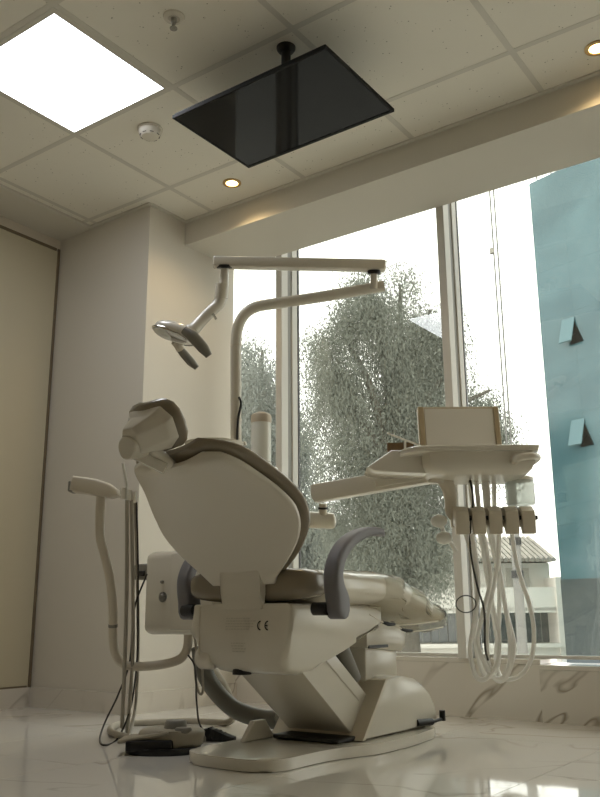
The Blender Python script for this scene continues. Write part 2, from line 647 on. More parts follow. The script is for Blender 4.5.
def downlight(c, label):
    t = thing('recessed_downlight', (c.x, c.y, HC), label, 'downlight', 'warm downlights in front of the bulkhead')
    M = Matrix.Translation((c.x, c.y, HC))
    finish('ring', lathe_bm([(0.030, 0.002), (0.030, -0.004), (0.038, -0.006), (0.046, -0.003), (0.046, 0.003)], 28, M), mat('brass_ring', (190, 160, 110), 0.3, metal=0.6), t)
    finish('lamp', lathe_bm([(0.0, -0.004), (0.018, -0.003), (0.030, 0.0), (0.030, 0.006), (0.0, 0.006)], 24, M), BULB, t)
    ld = bpy.data.lights.new('downlight_beam', 'SPOT')
    ld.energy = SPOT_POWER
    ld.color = (1.0, 0.72, 0.38)
    ld.spot_size = math.radians(140)
    ld.spot_blend = 0.6
    ld.shadow_soft_size = 0.02
    lo = bpy.data.objects.new('beam', ld)
    COL.objects.link(lo)
    lo.parent = t
    lo.location = (0, 0, -0.02)


d1 = on_z(232, 183, HC)
d2 = on_z(597, 48, HC)
downlight(Vector((d1.x, d1.y, HC)), 'small lit warm recessed downlight near the wall pier and the television')
downlight(Vector((d2.x, d2.y, HC)), 'small lit warm recessed downlight at the far run of the bulkhead')

c = on_z(150, 133, HC - 0.02)
t = thing('smoke_detector', (c.x, c.y, HC), 'round white smoke detector on the ceiling tile beside the led panel', 'smoke detector')
M = Matrix.Translation((c.x, c.y, HC + 0.004))
finish('mounting_base', lathe_bm([(0, 0), (0.055, 0), (0.055, -0.010), (0.050, -0.012), (0, -0.012)], 32, M), PLASTIC, t)
finish('housing', lathe_bm([(0.050, -0.012), (0.050, -0.024), (0.044, -0.036), (0.036, -0.044), (0, -0.046)], 32, M), PLASTIC, t)
for a in range(8):
    an = a * math.pi / 4 + 0.2
    q = Matrix.Translation((c.x + 0.0405 * math.cos(an), c.y + 0.0405 * math.sin(an), HC - 0.034)) @ Matrix.Rotation(an, 4, 'Z') @ Matrix.Rotation(math.radians(-52), 4, 'Y')
    finish('vent_slot', frame_bm(box_bm(-0.001, 0.002, -0.008, 0.008, -0.003, 0.003), q), BLACK, t, smooth=0)

c = on_z(174, 17, HC)
t = thing('sprinkler_head', (c.x, c.y, HC), 'small sprinkler head with round escutcheon hanging from a ceiling tile', 'sprinkler')
M = Matrix.Translation((c.x, c.y, HC + 0.004))
finish('escutcheon', lathe_bm([(0, 0), (0.040, 0), (0.038, -0.008), (0.022, -0.014), (0.016, -0.010), (0, -0.010)], 28, M), PLASTIC, t)
finish('nozzle', lathe_bm([(0.010, -0.008), (0.010, -0.026), (0.005, -0.030), (0.004, -0.048), (0, -0.048)], 16, M), METAL, t)
finish('frame_arm', rod_bm((c.x - 0.009, c.y, HC - 0.020), (c.x - 0.003, c.y, HC - 0.052), 0.002, 8), METAL, t)
finish('frame_arm', rod_bm((c.x + 0.009, c.y, HC - 0.020), (c.x + 0.003, c.y, HC - 0.052), 0.002, 8), METAL, t)
finish('deflector', lathe_bm([(0, -0.050), (0.014, -0.050), (0.014, -0.053), (0, -0.053)], 16, M), METAL, t)

# television hung face down over the chair
ZT = 2.30
tv = thing('ceiling_television', (1.03, 0.16, ZT), 'black flat television hung screen down from the ceiling above the chair', 'television')
tx0, tx1, ty0, ty1 = 0.676, 1.394, -0.074, 0.396
finish('back_case', box_bm(tx0 + 0.004, tx1 - 0.004, ty0 + 0.004, ty1 - 0.004, ZT + 0.006, ZT + 0.020, 0.004, 2), TVB, tv)
finish('electronics_hump', box_bm(tx0 + 0.12, tx1 - 0.12, ty0 + 0.05, ty1 - 0.12, ZT + 0.020, ZT + 0.055, 0.01, 2), TVB, tv)
bmf = bmesh.new()
for (a, b_, c_, d_) in ((tx0, tx1, ty0, ty0 + 0.008), (tx0, tx1, ty1 - 0.014, ty1), (tx0, tx0 + 0.008, ty0 + 0.008, ty1 - 0.014), (tx1 - 0.008, tx1, ty0 + 0.008, ty1 - 0.014)):
    box_bm(a, b_, c_, d_, ZT - 0.002, ZT + 0.012, bm=bmf)
finish('bezel', bmf, TVB, tv, smooth=0)
finish('screen', box_bm(tx0 + 0.008, tx1 - 0.008, ty0 + 0.008, ty1 - 0.014, ZT, ZT + 0.006), SCREEN, tv, smooth=0)
mc = on_z(286, 50, HC - 0.01)
M = Matrix.Translation((mc.x, mc.y, 0))
mount = finish('ceiling_mount', lathe_bm([(0, HC + 0.004), (0.036, HC + 0.004), (0.036, HC - 0.006), (0.030, HC - 0.016), (0.018, HC - 0.022), (0.018, ZT + 0.05), (0, ZT + 0.05)], 24, M), BLACK, tv)
finish('bracket_plate', box_bm(mc.x - 0.10, mc.x + 0.10, mc.y - 0.06, mc.y + 0.14, ZT + 0.053, ZT + 0.060), BLACK, tv, smooth=0)

# ================================================================== DENTAL CHAIR
X0 = 1.068
chair = thing('dental_chair', (X0, 0.2, 0), 'white reclined dental treatment chair with taupe cushions and grey armrests', 'dental chair')

half = [(0.0, -0.172), (0.08, -0.168), (0.135, -0.145), (0.165, -0.09), (0.168, 0.0), (0.172, 0.09), (0.192, 0.18), (0.222, 0.27), (0.238, 0.36), (0.238, 0.5), (0.225, 0.63), (0.20, 0.76), (0.13, 0.83), (0.0, 0.85)]
outl = half + [(-x, y) for x, y in half[-2:0:-1]]
# the left lobe of the plate is a little fuller
outl = [(x * 1.16 if x < 0 and y < 0.1 else x, y) for x, y in outl]
poly = [(X0 + p.x, p.y) for p in smooth_poly([Vector((a, b_)) for a, b_ in outl], 4)]
finish('base_plate', prism_bm(poly, 'z', 0.002, 0.034, 0.010, 3), PLASTIC_G, chair)
# base cover at the foot side
prof = [(0.30, 0.038), (0.38, 0.13), (0.455, 0.212), (0.50, 0.222), (0.57, 0.220), (0.65, 0.207), (0.72, 0.184), (0.772, 0.152), (0.805, 0.115), (0.826, 0.07), (0.832, 0.038)]
finish('base_cover', prism_bm(prof, 'x', X0 - 0.178, X0 + 0.178, 0.012, 3), PLASTIC, chair, smooth=30)
finish('cover_trim', prism_bm([(0.292, 0.038), (0.447, 0.213), (0.462, 0.216), (0.310, 0.038)], 'x', X0 - 0.182, X0 + 0.182), PLASTIC_D, chair, smooth=0)
# lift arm
def taper_x(bm, f):
    for v in bm.verts:
        v.co.x = X0 + (v.co.x - X0) * f(v.co)
    return bm
prof = [(0.0, 0.29), (0.055, 0.247), (0.325, 0.045), (0.46, 0.045), (0.46, 0.13), (0.395, 0.178), (0.17, 0.335), (0.08, 0.38)]
finish('lift_arm', prism_bm(prof, 'x', X0 - 0.128, X0 + 0.128, 0.008, 2), PLASTIC, chair, smooth=30)
finish('lift_arm_panel', prism_bm([(0.145, 0.300), (0.36, 0.150), (0.395, 0.178), (0.175, 0.335)], 'x', X0 - 0.132, X0 + 0.132, 0.003, 1), PLASTIC_G, chair, smooth=30)
finish('base_gap_shade', box_bm(X0 - 0.11, X0 + 0.15, 0.20, 0.45, 0.036, 0.05, 0.004, 1), BLACK, chair)  # black plate put in for the shaded gap below the lift arm
# cheek beside the shade plate
finish('base_cheek', prism_bm([(0.08, 0.036), (0.13, 0.095), (0.19, 0.095), (0.24, 0.036)], 'x', X0 - 0.150, X0 - 0.128, 0.003, 1), PLASTIC, chair)

# seat carrier housing
prof = [(-0.100, 0.462), (-0.102, 0.38), (-0.098, 0.325), (-0.08, 0.287), (-0.04, 0.262), (0.02, 0.25), (0.09, 0.255), (0.15, 0.29), (0.21, 0.335), (0.27, 0.362), (0.40, 0.375), (0.43, 0.40), (0.43, 0.462)]
bmc = prism_bm(prof, 'x', X0 - 0.205, X0 + 0.192, 0.022, 4)
bmesh.ops.subdivide_edges(bmc, edges=[e for e in bmc.edges if abs(e.verts[0].co.x - e.verts[1].co.x) > 0.2], cuts=4)
taper_x(bmc, lambda co: 1.0 if co.z > 0.37 else max(0.66, 1.0 - (0.37 - co.z) / 0.12 * 0.34))
house = finish('seat_housing', bmc, PLASTIC, chair, smooth=35)
# round bump at the low left corner of the housing
finish('hinge_boss', lathe_bm([(0, -0.03), (0.030, -0.03), (0.036, -0.022), (0.036, 0.022), (0.030, 0.03), (0, 0.03)], 24, axes_M((X0 - 0.165, -0.062, 0.300), (0, 1, 0), (0, 0, 1), (1, 0, 0))), PLASTIC, chair)
finish('rubber_foot', lathe_bm([(0, -0.014), (0.03, -0.012), (0.03, 0.006), (0, 0.006)], 20, Matrix.Translation((X0 - 0.06, -0.02, 0.262))), BLACK, chair)
# rear panel seam
finish('housing_seam', box_bm(X0 - 0.168, X0 - 0.166, -0.1035, -0.10, 0.31, 0.455), PLASTIC_D, chair, smooth=0)

# conformity mark, two arcs of print on the rear of the housing
def arc_flat(cx, cz, r, w, a0, a1, y, bm, n=18):
    vin, vout = [], []
    for i in range(n + 1):
        a = math.radians(a0 + (a1 - a0) * i / n)
        vin.append(bm.verts.new((cx + (r - w / 2) * math.cos(a), y, cz + (r - w / 2) * math.sin(a))))
        vout.append(bm.verts.new((cx + (r + w / 2) * math.cos(a), y, cz + (r + w / 2) * math.sin(a))))
    for i in range(n):
        bm.faces.new([vin[i], vin[i + 1], vout[i + 1], vout[i]])
bmk = bmesh.new()
ym = -0.1045
mx_, mz_ = X0 + 0.083, 0.398
arc_flat(mx_ - 0.003, mz_, 0.0125, 0.0036, 95, 265, ym, bmk)
arc_flat(mx_ + 0.025, mz_, 0.0125, 0.0036, 95, 265, ym, bmk)
vv = [bmk.verts.new(p) for p in ((mx_ + 0.0135, ym, mz_ - 0.0016), (mx_ + 0.0225, ym, mz_ - 0.0016), (mx_ + 0.0225, ym, mz_ + 0.0016), (mx_ + 0.0135, ym, mz_ + 0.0016))]
bmk.faces.new(vv)
mk = finish('conformity_mark', bmk, mat('print_black', (28, 27, 25), 0.6), chair, smooth=0)
mk['label'] = 'black printed CE mark'
# faint grey lines of a rating print
for block in ([(0.418, -0.055, 0.035), (0.410, -0.055, 0.050), (0.402, -0.058, 0.045), (0.394, -0.058, 0.050), (0.386, -0.058, 0.030)], [(0.345, -0.035, 0.02), (0.337, -0.035, 0.012), (0.329, -0.03, 0.022), (0.321, -0.03, 0.02)]):
    bmk = bmesh.new()
    for (zz, x_a, x_b) in block:
        xx = x_a
        while xx < x_b:
            w_ = random.uniform(0.004, 0.012)
            bmk.faces.new([bmk.verts.new(p) for p in ((X0 + xx, ym, zz), (X0 + xx + w_, ym, zz), (X0 + xx + w_, ym, zz + 0.0028), (X0 + xx, ym, zz + 0.0028))])
            xx += w_ + 0.003
    o = finish('rating_print', bmk, mat('print_grey', (196, 190, 176), 0.6), chair, smooth=0)
    o['kind'] = 'stuff'

# actuator and white leg support seen behind the housing
finish('actuator', tube_bm([(X0 + 0.11, 0.27, 0.345), (X0 + 0.11, 0.36, 0.22)], 0.026, 16, 0), GREY_P, chair)
finish('actuator_cap', tube_bm([(X0 + 0.11, 0.262, 0.357), (X0 + 0.11, 0.268, 0.345)], 0.028, 16, 0), BLACK, chair)
finish('leg_support', prism_bm([(0.42, 0.40), (0.42, 0.318), (0.66, 0.298), (0.69, 0.312), (0.70, 0.37), (0.62, 0.405)], 'x', X0 - 0.13, X0 + 0.13, 0.01, 2), PLASTIC, chair)
finish('support_slot', box_bm(X0 + 0.127, X0 + 0.1315, 0.43, 0.56, 0.316, 0.326), BLACK, chair, smooth=0)
# recess cover under the support
finish('column_shroud', box_bm(X0 - 0.11, X0 + 0.11, 0.44, 0.66, 0.20, 0.325, 0.01, 2), PLASTIC, chair)

# seat cushion
ZN = Vector((0, 0, 1))
st = []
for (y, zc, w, th) in [(-0.088, 0.515, 0.20, 0.022), (-0.084, 0.515, 0.225, 0.038), (-0.07, 0.515, 0.240, 0.047), (-0.04, 0.516, 0.248, 0.050), (-0.01, 0.516, 0.248, 0.050), (0.015, 0.515, 0.242, 0.047), (0.03, 0.515, 0.225, 0.038), (0.034, 0.515, 0.20, 0.02)]:
    st.append((Vector((X0, y, zc)), w, th, ZN, 0.006))
seat = finish('seat_cushion', pad_bm(st, 40, 4.0), TAUPE, chair, smooth=60)
# leg rest, dropping toward the window
st = []
pts = [(0.028, 0.512, 0.21, 0.03), (0.034, 0.512, 0.238, 0.050), (0.06, 0.512, 0.250, 0.058), (0.20, 0.513, 0.256, 0.059), (0.34, 0.514, 0.258, 0.060), (0.42, 0.510, 0.258, 0.062), (0.50, 0.496, 0.256, 0.062), (0.60, 0.474, 0.250, 0.056), (0.70, 0.452, 0.242, 0.046), (0.78, 0.433, 0.232, 0.036), (0.84, 0.420, 0.216, 0.028), (0.866, 0.414, 0.19, 0.020), (0.876, 0.411, 0.15, 0.010)]
for k, (y, zc, w, th) in enumerate(pts):
    a = pts[max(0, k - 1)]
    b_ = pts[min(len(pts) - 1, k + 1)]
    tg = Vector((0, b_[0] - a[0], b_[1] - a[1])).normalized()
    nr = Vector((0, -tg.z, tg.y))
    st.append((Vector((X0, y, zc)), w, th, nr, 0.0))
leg = finish('seat_and_leg_cushion', pad_bm(st, 40, 3.4), CREAM, chair, smooth=60)
# clear plastic cover over the foot half of the leg rest, slightly crumpled
st2 = []
for k, (c_, w, th, nr, sg) in enumerate(st[4:]):
    st2.append((c_ + Vector((0, 0.006 if k > 5 else 0, -0.006 - 0.012 * (k / 9))), w + 0.008 + 0.004 * math.sin(k * 2.1), th + 0.011 + 0.012 * (k / 9), nr, 0.0))
cov = pad_bm(st2, 72, 3.0)
bmesh.ops.subdivide_edges(cov, edges=cov.edges[:], cuts=1)
for v in cov.verts:
    q = v.co
    k = 0.004 * math.sin(q.x * 61 + q.y * 37) + 0.003 * math.sin(q.y * 83 - q.z * 51) + 0.002 * math.sin(q.x * 130 + q.z * 90)
    v.co += Vector(((q.x - X0) * 0.5 * k / 0.02 * 0.4, 0, k if q.z < 0.46 else k * 0.3))
cover = finish('plastic_cover', cov, CLEAR, chair, smooth=60)
cover['label'] = 'crumpled clear plastic protective cover'
# elastic straps with black clips
for (ya, yb_, zt) in ((0.24, 0.74, 0.398), (0.36, 0.78, 0.376)):
    finish('elastic_strap', tube_bm([(X0 + 0.252, ya, zt + 0.03), (X0 + 0.258, ya + 0.10, zt), (X0 + 0.258, (ya + yb_) / 2, zt - 0.004), (X0 + 0.24, yb_, zt + 0.006)], 0.0022, 6, 5), PLASTIC_D, chair)
    finish('strap_clip', tube_bm([(X0 + 0.256, ya + 0.075, zt + 0.004), (X0 + 0.262, ya + 0.10, zt - 0.001), (X0 + 0.262, ya + 0.14, zt - 0.002)], [0.004, 0.006, 0.004], 8, 3), BLACK, chair)

# backrest: curved shell with a tongue down to the housing, cushion in front
A2 = 0.729
TD = Vector((0, -math.cos(A2), math.sin(A2)))
ND = Vector((0, math.sin(A2), math.cos(A2)))
BL = 0.447
BW = [0.133, 0.209, 0.258, 0.280, 0.256, 0.233, 0.206, 0.188]
def back_c(s):
    return Vector((X0, -0.080, 0.564)) + TD * s - ND * 0.89 * (s - BL / 2) ** 2
def back_n(s):
    d = (back_c(s + 0.01) - back_c(s - 0.01)).normalized()
    return Vector((0, d.z, -d.y))
_wx = np.linspace(0, 1, 8)
_pf = np.polyfit(_wx, BW, 5)
def back_w(s):
    return float(np.polyval(_pf, min(1.0, max(0.0, s / BL))))
def back_sag(s):
    return 0.034 * min(1.0, max(0.0, s / 0.2))
st = []
for k in range(27):
    u_ = k / 26
    s_k = -0.016 + (BL + 0.012) * u_
    n_ = back_n(s_k)
    e_ = min(u_, 1 - u_) * 26
    st.append((back_c(s_k) + n_ * 0.013, back_w(s_k) - (0.010 if e_ < 0.5 else 0.0) - (0.0 if u_ < 0.80 else 0.060 * (1 - math.sqrt(max(0.0, 1 - ((u_ - 0.80) / 0.2) ** 2)))), 0.013 if e_ > 0.5 else 0.006, n_, back_sag(s_k)))
finish('backrest_shell', pad_bm(st, 52, 6.0), PLASTIC, chair, smooth=50)
st = []
for k in range(31):
    u_ = k / 30
    s_k = -0.010 + (BL + 0.022) * u_
    n_ = back_n(s_k)
    e_ = min(u_, 1 - u_) * 30
    rd = [0.35, 0.66, 0.85, 0.96, 1.0][int(min(4, e_))]
    st.append((back_c(s_k) + n_ * 0.050, back_w(s_k) + 0.014 - 0.030 * (1 - rd) - (0.0 if u_ < 0.78 else 0.075 * (1 - math.sqrt(max(0.0, 1 - ((u_ - 0.78) / 0.22) ** 2)))), 0.025 * rd, n_, back_sag(s_k)))
finish('backrest_cushion', pad_bm(st, 52, 3.0), TAUPE, chair, smooth=60)
hy0 = back_c(0.02).y
finish('hinge_tongue', prism_bm([(-0.108, 0.446), (-0.110, 0.50), (hy0 - 0.004, 0.560), (hy0 + 0.02, 0.588), (-0.075, 0.545), (-0.090, 0.50), (-0.090, 0.446)], 'x', X0 - 0.072, X0 + 0.084, 0.005, 2), PLASTIC, chair)

# headrest
HT = math.radians(58)
hd = Vector((0, -math.cos(HT), math.sin(HT)))
hn = Vector((0, math.sin(HT), math.cos(HT)))
HCN = P(154, 427, 2.42)
HCN = Vector((X0, HCN.y, HCN.z))
KH = 0.76
st = []
for (s, w, th) in [(-0.098, 0.05, 0.008), (-0.092, 0.085, 0.018), (-0.075, 0.112, 0.026), (-0.045, 0.128, 0.031), (0.0, 0.134, 0.032), (0.045, 0.128, 0.031), (0.075, 0.112, 0.026), (0.092, 0.085, 0.018), (0.098, 0.05, 0.008)]:
    st.append((HCN + hd * s * KH, w * KH, th * KH * 0.85, hn, 0.020 * KH))
finish('headrest_cushion', pad_bm(st, 40, 2.6), TAUPE, chair, smooth=60)
# faceted rear shell of the headrest
bmh = bmesh.new()
def hp(x, s, n):
    return bmh.verts.new(HCN + Vector((x * KH, 0, 0)) + hd * s * KH + hn * n * KH)
ring0 = [(a, b_, -0.014) for a, b_ in ((-0.116, -0.05), (-0.06, -0.088), (0.06, -0.088), (0.116, -0.05), (0.120, 0.03), (0.08, 0.080), (-0.08, 0.080), (-0.120, 0.03))]
ring1 = [(a, b_, -0.046) for a, b_ in ((-0.095, -0.060), (-0.05, -0.08), (0.05, -0.08), (0.098, -0.045), (0.100, 0.02), (0.05, 0.060), (-0.06, 0.060), (-0.10, 0.02))]
ring2 = [(a, b_, -0.112) for a, b_ in ((-0.066, -0.050), (-0.04, -0.062), (-0.01, -0.062), (0.006, -0.050), (0.010, 0.010), (0.0, 0.040), (-0.05, 0.040), (-0.066, 0.010))]
rr = [[hp(*p) for p in ring] for ring in (ring0, ring1, ring2)]
for A, B in zip(rr[:-1], rr[1:]):
    for k in range(8):
        bmh.faces.new([A[k], A[(k + 1) % 8], B[(k + 1) % 8], B[k]])
bmh.faces.new(rr[0][::-1]); bmh.faces.new(rr[-1])
bmesh.ops.bevel(bmh, geom=bmh.edges[:], offset=0.004, segments=2, profile=0.5, affect='EDGES', clamp_overlap=True)
finish('headrest_shell', bmh, PLASTIC, chair, smooth=45)
kc = P(126, 448, 2.36)
finish('adjuster_knob', lathe_bm([(0, 0.0), (0.030, 0.0), (0.034, 0.004), (0.034, 0.080), (0, 0.080)], 28, axes_M(kc, (1, 0, 0), (0, -0.25, 1), (0, 1, 0.25))), PLASTIC, chair)
# bracket from headrest to the back
k2 = P(140, 456, 2.40)
k3 = P(166, 469, 2.40)
dk = (k3 - k2).normalized()
finish('headrest_bracket', frame_bm(box_bm(-0.02, (k3 - k2).length, -0.006, 0.012, -0.016, 0.016, 0.003, 1), axes_M(k2, dk, dk.cross(Vector((0, 0, 1))).cross(dk).cross(dk), dk.cross(Vector((0, 0, 1))).cross(dk))), PLASTIC_G, chair)
mp_ = back_c(BL - 0.03)
finish('headrest_post', tube_bm([HCN - hn * 0.05 * KH - hd * 0.05, Vector((X0, mp_.y, mp_.z)) + ND * 0.02, back_c(BL - 0.12) + ND * 0.02], 0.018, 10, 4), PLASTIC, chair)

# armrests: curved horn of grey rubber
def armrest(xc, name='armrest'):
    path = [(-0.022, 0.440, 0.036), (-0.024, 0.47, 0.037), (-0.040, 0.51, 0.026), (-0.042, 0.55, 0.021), (-0.020, 0.595, 0.019), (0.020, 0.632, 0.0175), (0.07, 0.658, 0.0165), (0.13, 0.677, 0.0155), (0.20, 0.685, 0.013), (0.245, 0.680, 0.009)]
    b = bmesh.new()
    rings = []
    n = len(path)
    dense = smooth_poly([Vector(p) for p in path], 4, False)
    n = len(dense)
    for i, p in enumerate(dense):
        d = dense[min(i + 1, n - 1)] - dense[max(i - 1, 0)]
        tg = Vector((0, d.x, d.y)).normalized()
        nr = Vector((0, -tg.z, tg.y))
        hw = 0.027 if i < n - 3 else 0.027 - 0.005 * (i - n + 4)
        ring = []
        for k in range(20):
            a = 2 * math.pi * k / 20
            ca, sa = math.cos(a), math.sin(a)
            xx = math.copysign(abs(ca) ** 0.55, ca) * hw
            yy = math.copysign(abs(sa) ** 0.55, sa) * p.z
            ring.append(b.verts.new(Vector((xc + xx, p.x, p.y)) + nr * yy))
        rings.append(ring)
    for A, B in zip(rings[:-1], rings[1:]):
        for k in range(20):
            b.faces.new([A[k], A[(k + 1) % 20], B[(k + 1) % 20], B[k]])
    # rounded heel
    heel = []
    c0 = Vector((xc, -0.022, 0.436))
    low = [b.verts.new(v.co + Vector((0, (c0.y - v.co.y) * 0.35, -0.018))) for v in rings[0]]
    low2 = [b.verts.new(v.co + Vector((0, (c0.y - v.co.y) * 0.9, -0.024))) for v in rings[0]]
    for A, B in ((rings[0], low), (low, low2)):
        for k in range(20):
            b.faces.new([A[k], B[k], B[(k + 1) % 20], A[(k + 1) % 20]])
    b.faces.new(low2); b.faces.new(rings[-1])
    return finish(name, b, GREY_R, chair, smooth=50)
armrest(X0 + 0.302)
armrest(X0 - 0.286)
for sx in (1, -1):
    finish('armrest_pivot', rod_bm((X0 + sx * 0.236, -0.050, 0.445), (X0 + sx * 0.285, -0.050, 0.445), 0.019, 16), BLACK, chair)
# foot lever (crank) at the end of the base
q0 = Vector((X0 + 0.176, 0.665, 0.056)); q1 = Vector((X0 + 0.195, 0.745, 0.054)); q2 = Vector((X0 + 0.198, 0.825, 0.056)); q3 = Vector((X0 + 0.198, 0.825, 0.086))
lever = finish('foot_lever', rod_bm(q0, q1, 0.012, 12), BLACK, chair)
finish('lever_rod', rod_bm(q1, q2, 0.006, 10), BLACK, lever)
finish('lever_knob', rod_bm(Vector((q2.x, q2.y, 0.050)), q3, 0.011, 14), BLACK, lever)

# ================================================================== WATER UNIT beside the chair
unit = thing('water_unit', (0.60, 0.33, 0.36), 'white spittoon and water unit behind the chair back with lamp pole', 'dental unit')
finish('cabinet', box_bm(0.352, 0.73, 0.18, 0.50, 0.362, 0.668, 0.03, 4), PLASTIC, unit)
finish('cabinet_panel', box_bm(0.50, 0.715, 0.172, 0.185, 0.38, 0.655, 0.008, 2), PLASTIC, unit)
finish('upper_column', box_bm(0.50, 0.73, 0.25, 0.50, 0.66, 0.99, 0.03, 3), PLASTIC, unit)
finish('top_deck', box_bm(0.50, 0.74, 0.22, 0.46, 0.985, 1.012, 0.010, 2), PLASTIC_G, unit)
# spittoon bowl
bwl = P(214, 458, 3.22)
M = Matrix.Translation((bwl.x, bwl.y, 1.012))
finish('spittoon_bowl', lathe_bm([(0.03, 0.0), (0.085, 0.012), (0.108, 0.040), (0.112, 0.050), (0.106, 0.050), (0.080, 0.018), (0.0, 0.008)], 36, M), PLASTIC_G, unit)
finish('cup_filler', tube_bm([P(215, 462, 3.3), P(216, 450, 3.3), P(222, 446, 3.28), P(234, 447, 3.27), P(246, 443, 3.26)], 0.008, 10, 5), PLASTIC_G, unit)
# two dials on the cabinet
for (px_, py_, r_) in ((163, 582, 0.006), (163, 597, 0.013)):
    d = ray(px_, py_)
    q = CAM + d * ((0.180 - CAM.y) / d.y)
    dl = finish('dial', lathe_bm([(0, 0.012), (r_ * 0.7, 0.012), (r_, 0.008), (r_, -0.002), (0, -0.002)], 20, axes_M(q, (1, 0, 0), (0, 0, 1), (0, -1, 0))), METAL, unit)
    if r_ > 0.01:
        finish('dial_ring', lathe_bm([(r_ * 1.5, 0.0), (r_ * 1.5, 0.003), (r_, 0.003), (r_, 0.0)], 24, axes_M(q, (1, 0, 0), (0, 0, 1), (0, -1, 0))), METAL, dl)
# hose coupling block at the left of the cabinet
finish('coupling_block', box_bm(0.285, 0.365, 0.19, 0.25, 0.565, 0.625, 0.006, 1), GREY_P, unit)
finish('coupling_clip', box_bm(0.305, 0.35, 0.183, 0.192, 0.578, 0.598, 0.003, 1), BLACK, unit)

# lamp pole (fixed to the unit) with its curved arm
DP = 3.30
pole_pts = [P(237, 470, DP), P(236, 430, DP), P(236, 380, DP), P(236, 345, DP), P(238, 327, DP), P(245, 314, DP), P(256, 307, DP), P(272, 304, DP), P(320, 297, DP), P(384, 286, DP)]
b0 = pole_pts[0].copy(); b0.z = 0.98
pole = finish('lamp_pole', tube_bm([b0] + pole_pts, 0.0215, 18, 6), PLASTIC, unit)
for yy in (346, 400, 420):
    a_ = P(236, yy, DP)
    finish('pole_band', rod_bm(a_ - Vector((0, 0, 0.0025)), a_ + Vector((0, 0, 0.0025)), 0.0228, 18), PLASTIC_D, pole)
finish('pole_cable', tube_bm([P(239, 397, DP - 0.03), P(241, 404, DP - 0.035), P(238, 420, DP - 0.03), P(237, 445, DP - 0.03)], 0.0045, 8, 5), BLACK, unit)

# bottle standing on the deck
DBt = 3.36
bc = P(261, 463, DBt)
bott = thing('water_bottle', (bc.x, bc.y, bc.z), 'translucent white water bottle with beige domed cap upright on the unit', 'bottle')
M = Matrix.Translation(bc)
finish('bottle_body', lathe_bm([(0, 0), (0.036, 0), (0.040, 0.004), (0.040, 0.165), (0, 0.165)], 28, M), mat('milky_plastic', (226, 226, 218), 0.25, spec=0.5), bott)
finish('bottle_cap', lathe_bm([(0.041, 0.160), (0.041, 0.188), (0.037, 0.196), (0.02, 0.204), (0, 0.206)], 28, M), mat('cap_tan', (186, 172, 150), 0.45), bott)
finish('bottle_foot', lathe_bm([(0, -0.016), (0.042, -0.016), (0.042, 0.0), (0, 0.002)], 28, M), PLASTIC, bott)
# support between deck and bottle
finish('bottle_stand', box_bm(bc.x - 0.05, bc.x + 0.05, bc.y - 0.05, bc.y + 0.05, 0.94, bc.z - 0.016, 0.005, 1), PLASTIC, unit)

# ================================================================== OPERATING LAMP
DL = 3.28
e0 = P(384, 286, DL)
lamp = thing('operating_lamp', P(376, 276, DL), 'white swing arm dental operating lamp hanging over the chair', 'dental lamp')
finish('elbow_pin', rod_bm(P(374, 289, DL), P(374, 262, DL), 0.014, 16), PLASTIC_G, lamp)
finish('elbow_collar', rod_bm(P(374, 274, DL), P(374, 270.5, DL), 0.026, 16), BLACK, lamp)
a0_, a1_ = P(385.5, 266, DL), P(213, 262.5, DL - 0.02)
arm_dir = (a1_ - a0_).normalized()
side = arm_dir.cross(Vector((0, 0, 1))).normalized()
upv = side.cross(arm_dir).normalized()
if upv.z < 0: upv = -upv
L_ = (a1_ - a0_).length
finish('swing_arm', frame_bm(box_bm(0, L_, -0.022, 0.022, -0.021, 0.021, 0.008, 3), axes_M(a0_, arm_dir, upv.cross(arm_dir), upv)), PLASTIC, lamp)
finish('end_collar', rod_bm(P(224.5, 268.5, DL - 0.02), P(224.5, 265.5, DL - 0.02), 0.030, 18), BLACK, lamp)
finish('drop_arm', tube_bm([P(225, 267, DL - 0.02), P(224, 282, DL - 0.02), P(222, 293, DL - 0.02), P(219, 303, DL - 0.02), P(212, 310, DL - 0.03), P(203, 319, DL - 0.04), P(193, 330, DL - 0.06)], [0.014, 0.018, 0.022, 0.023, 0.022, 0.022, 0.024], 16, 5), PLASTIC_G, lamp)
finish('arm_sleeve', tube_bm([P(222.5, 284, DL - 0.02), P(221, 298, DL - 0.02)], 0.0255, 16, 0), PLASTIC, lamp)
finish('tension_knob', rod_bm(P(213, 314, DL - 0.05), P(216, 319, DL - 0.06), 0.005, 10), CHROME, lamp)
# head: reflector shell with two handles
hc = P(178, 334, DL - 0.06)
hx = (P(200, 345, DL - 0.06) - P(155, 327, DL - 0.06)).normalized()
hz = Vector((0, 0, 1))
hz = (hz - hx * hz.dot(hx)).normalized()
hy = hz.cross(hx)
MH = axes_M(hc, hx, hy, hz)
def ellip(rx, ry, rz, M, zcut=None, seg=24, rings=12):
    prof = []
    for i in range(rings + 1):
        a = math.pi * i / rings - math.pi / 2
        prof.append((max(0.0, math.cos(a)) if 0 < i < rings else 0.0, math.sin(a)))
    t = lathe_bm(prof, seg)
    for v in t.verts:
        if zcut is not None and v.co.z < zcut:
            v.co.z = zcut
    bmesh.ops.transform(t, matrix=M @ Matrix.Diagonal((rx, ry, rz, 1)), verts=t.verts)
    return t
head = finish('lamp_head', ellip(0.094, 0.060, 0.040, MH, -0.35), PLASTIC_G, lamp, smooth=60)
finish('reflector_rim', ellip(0.090, 0.057, 0.020, MH @ Matrix.Translation((-0.012, 0, -0.012)), None), CHROME, lamp, smooth=60)
finish('lens', ellip(0.052, 0.046, 0.016, MH @ Matrix.Translation((-0.040, -0.004, -0.018)), None), mat('lamp_lens', (225, 226, 220), 0.08, spec=0.8), lamp, smooth=60)
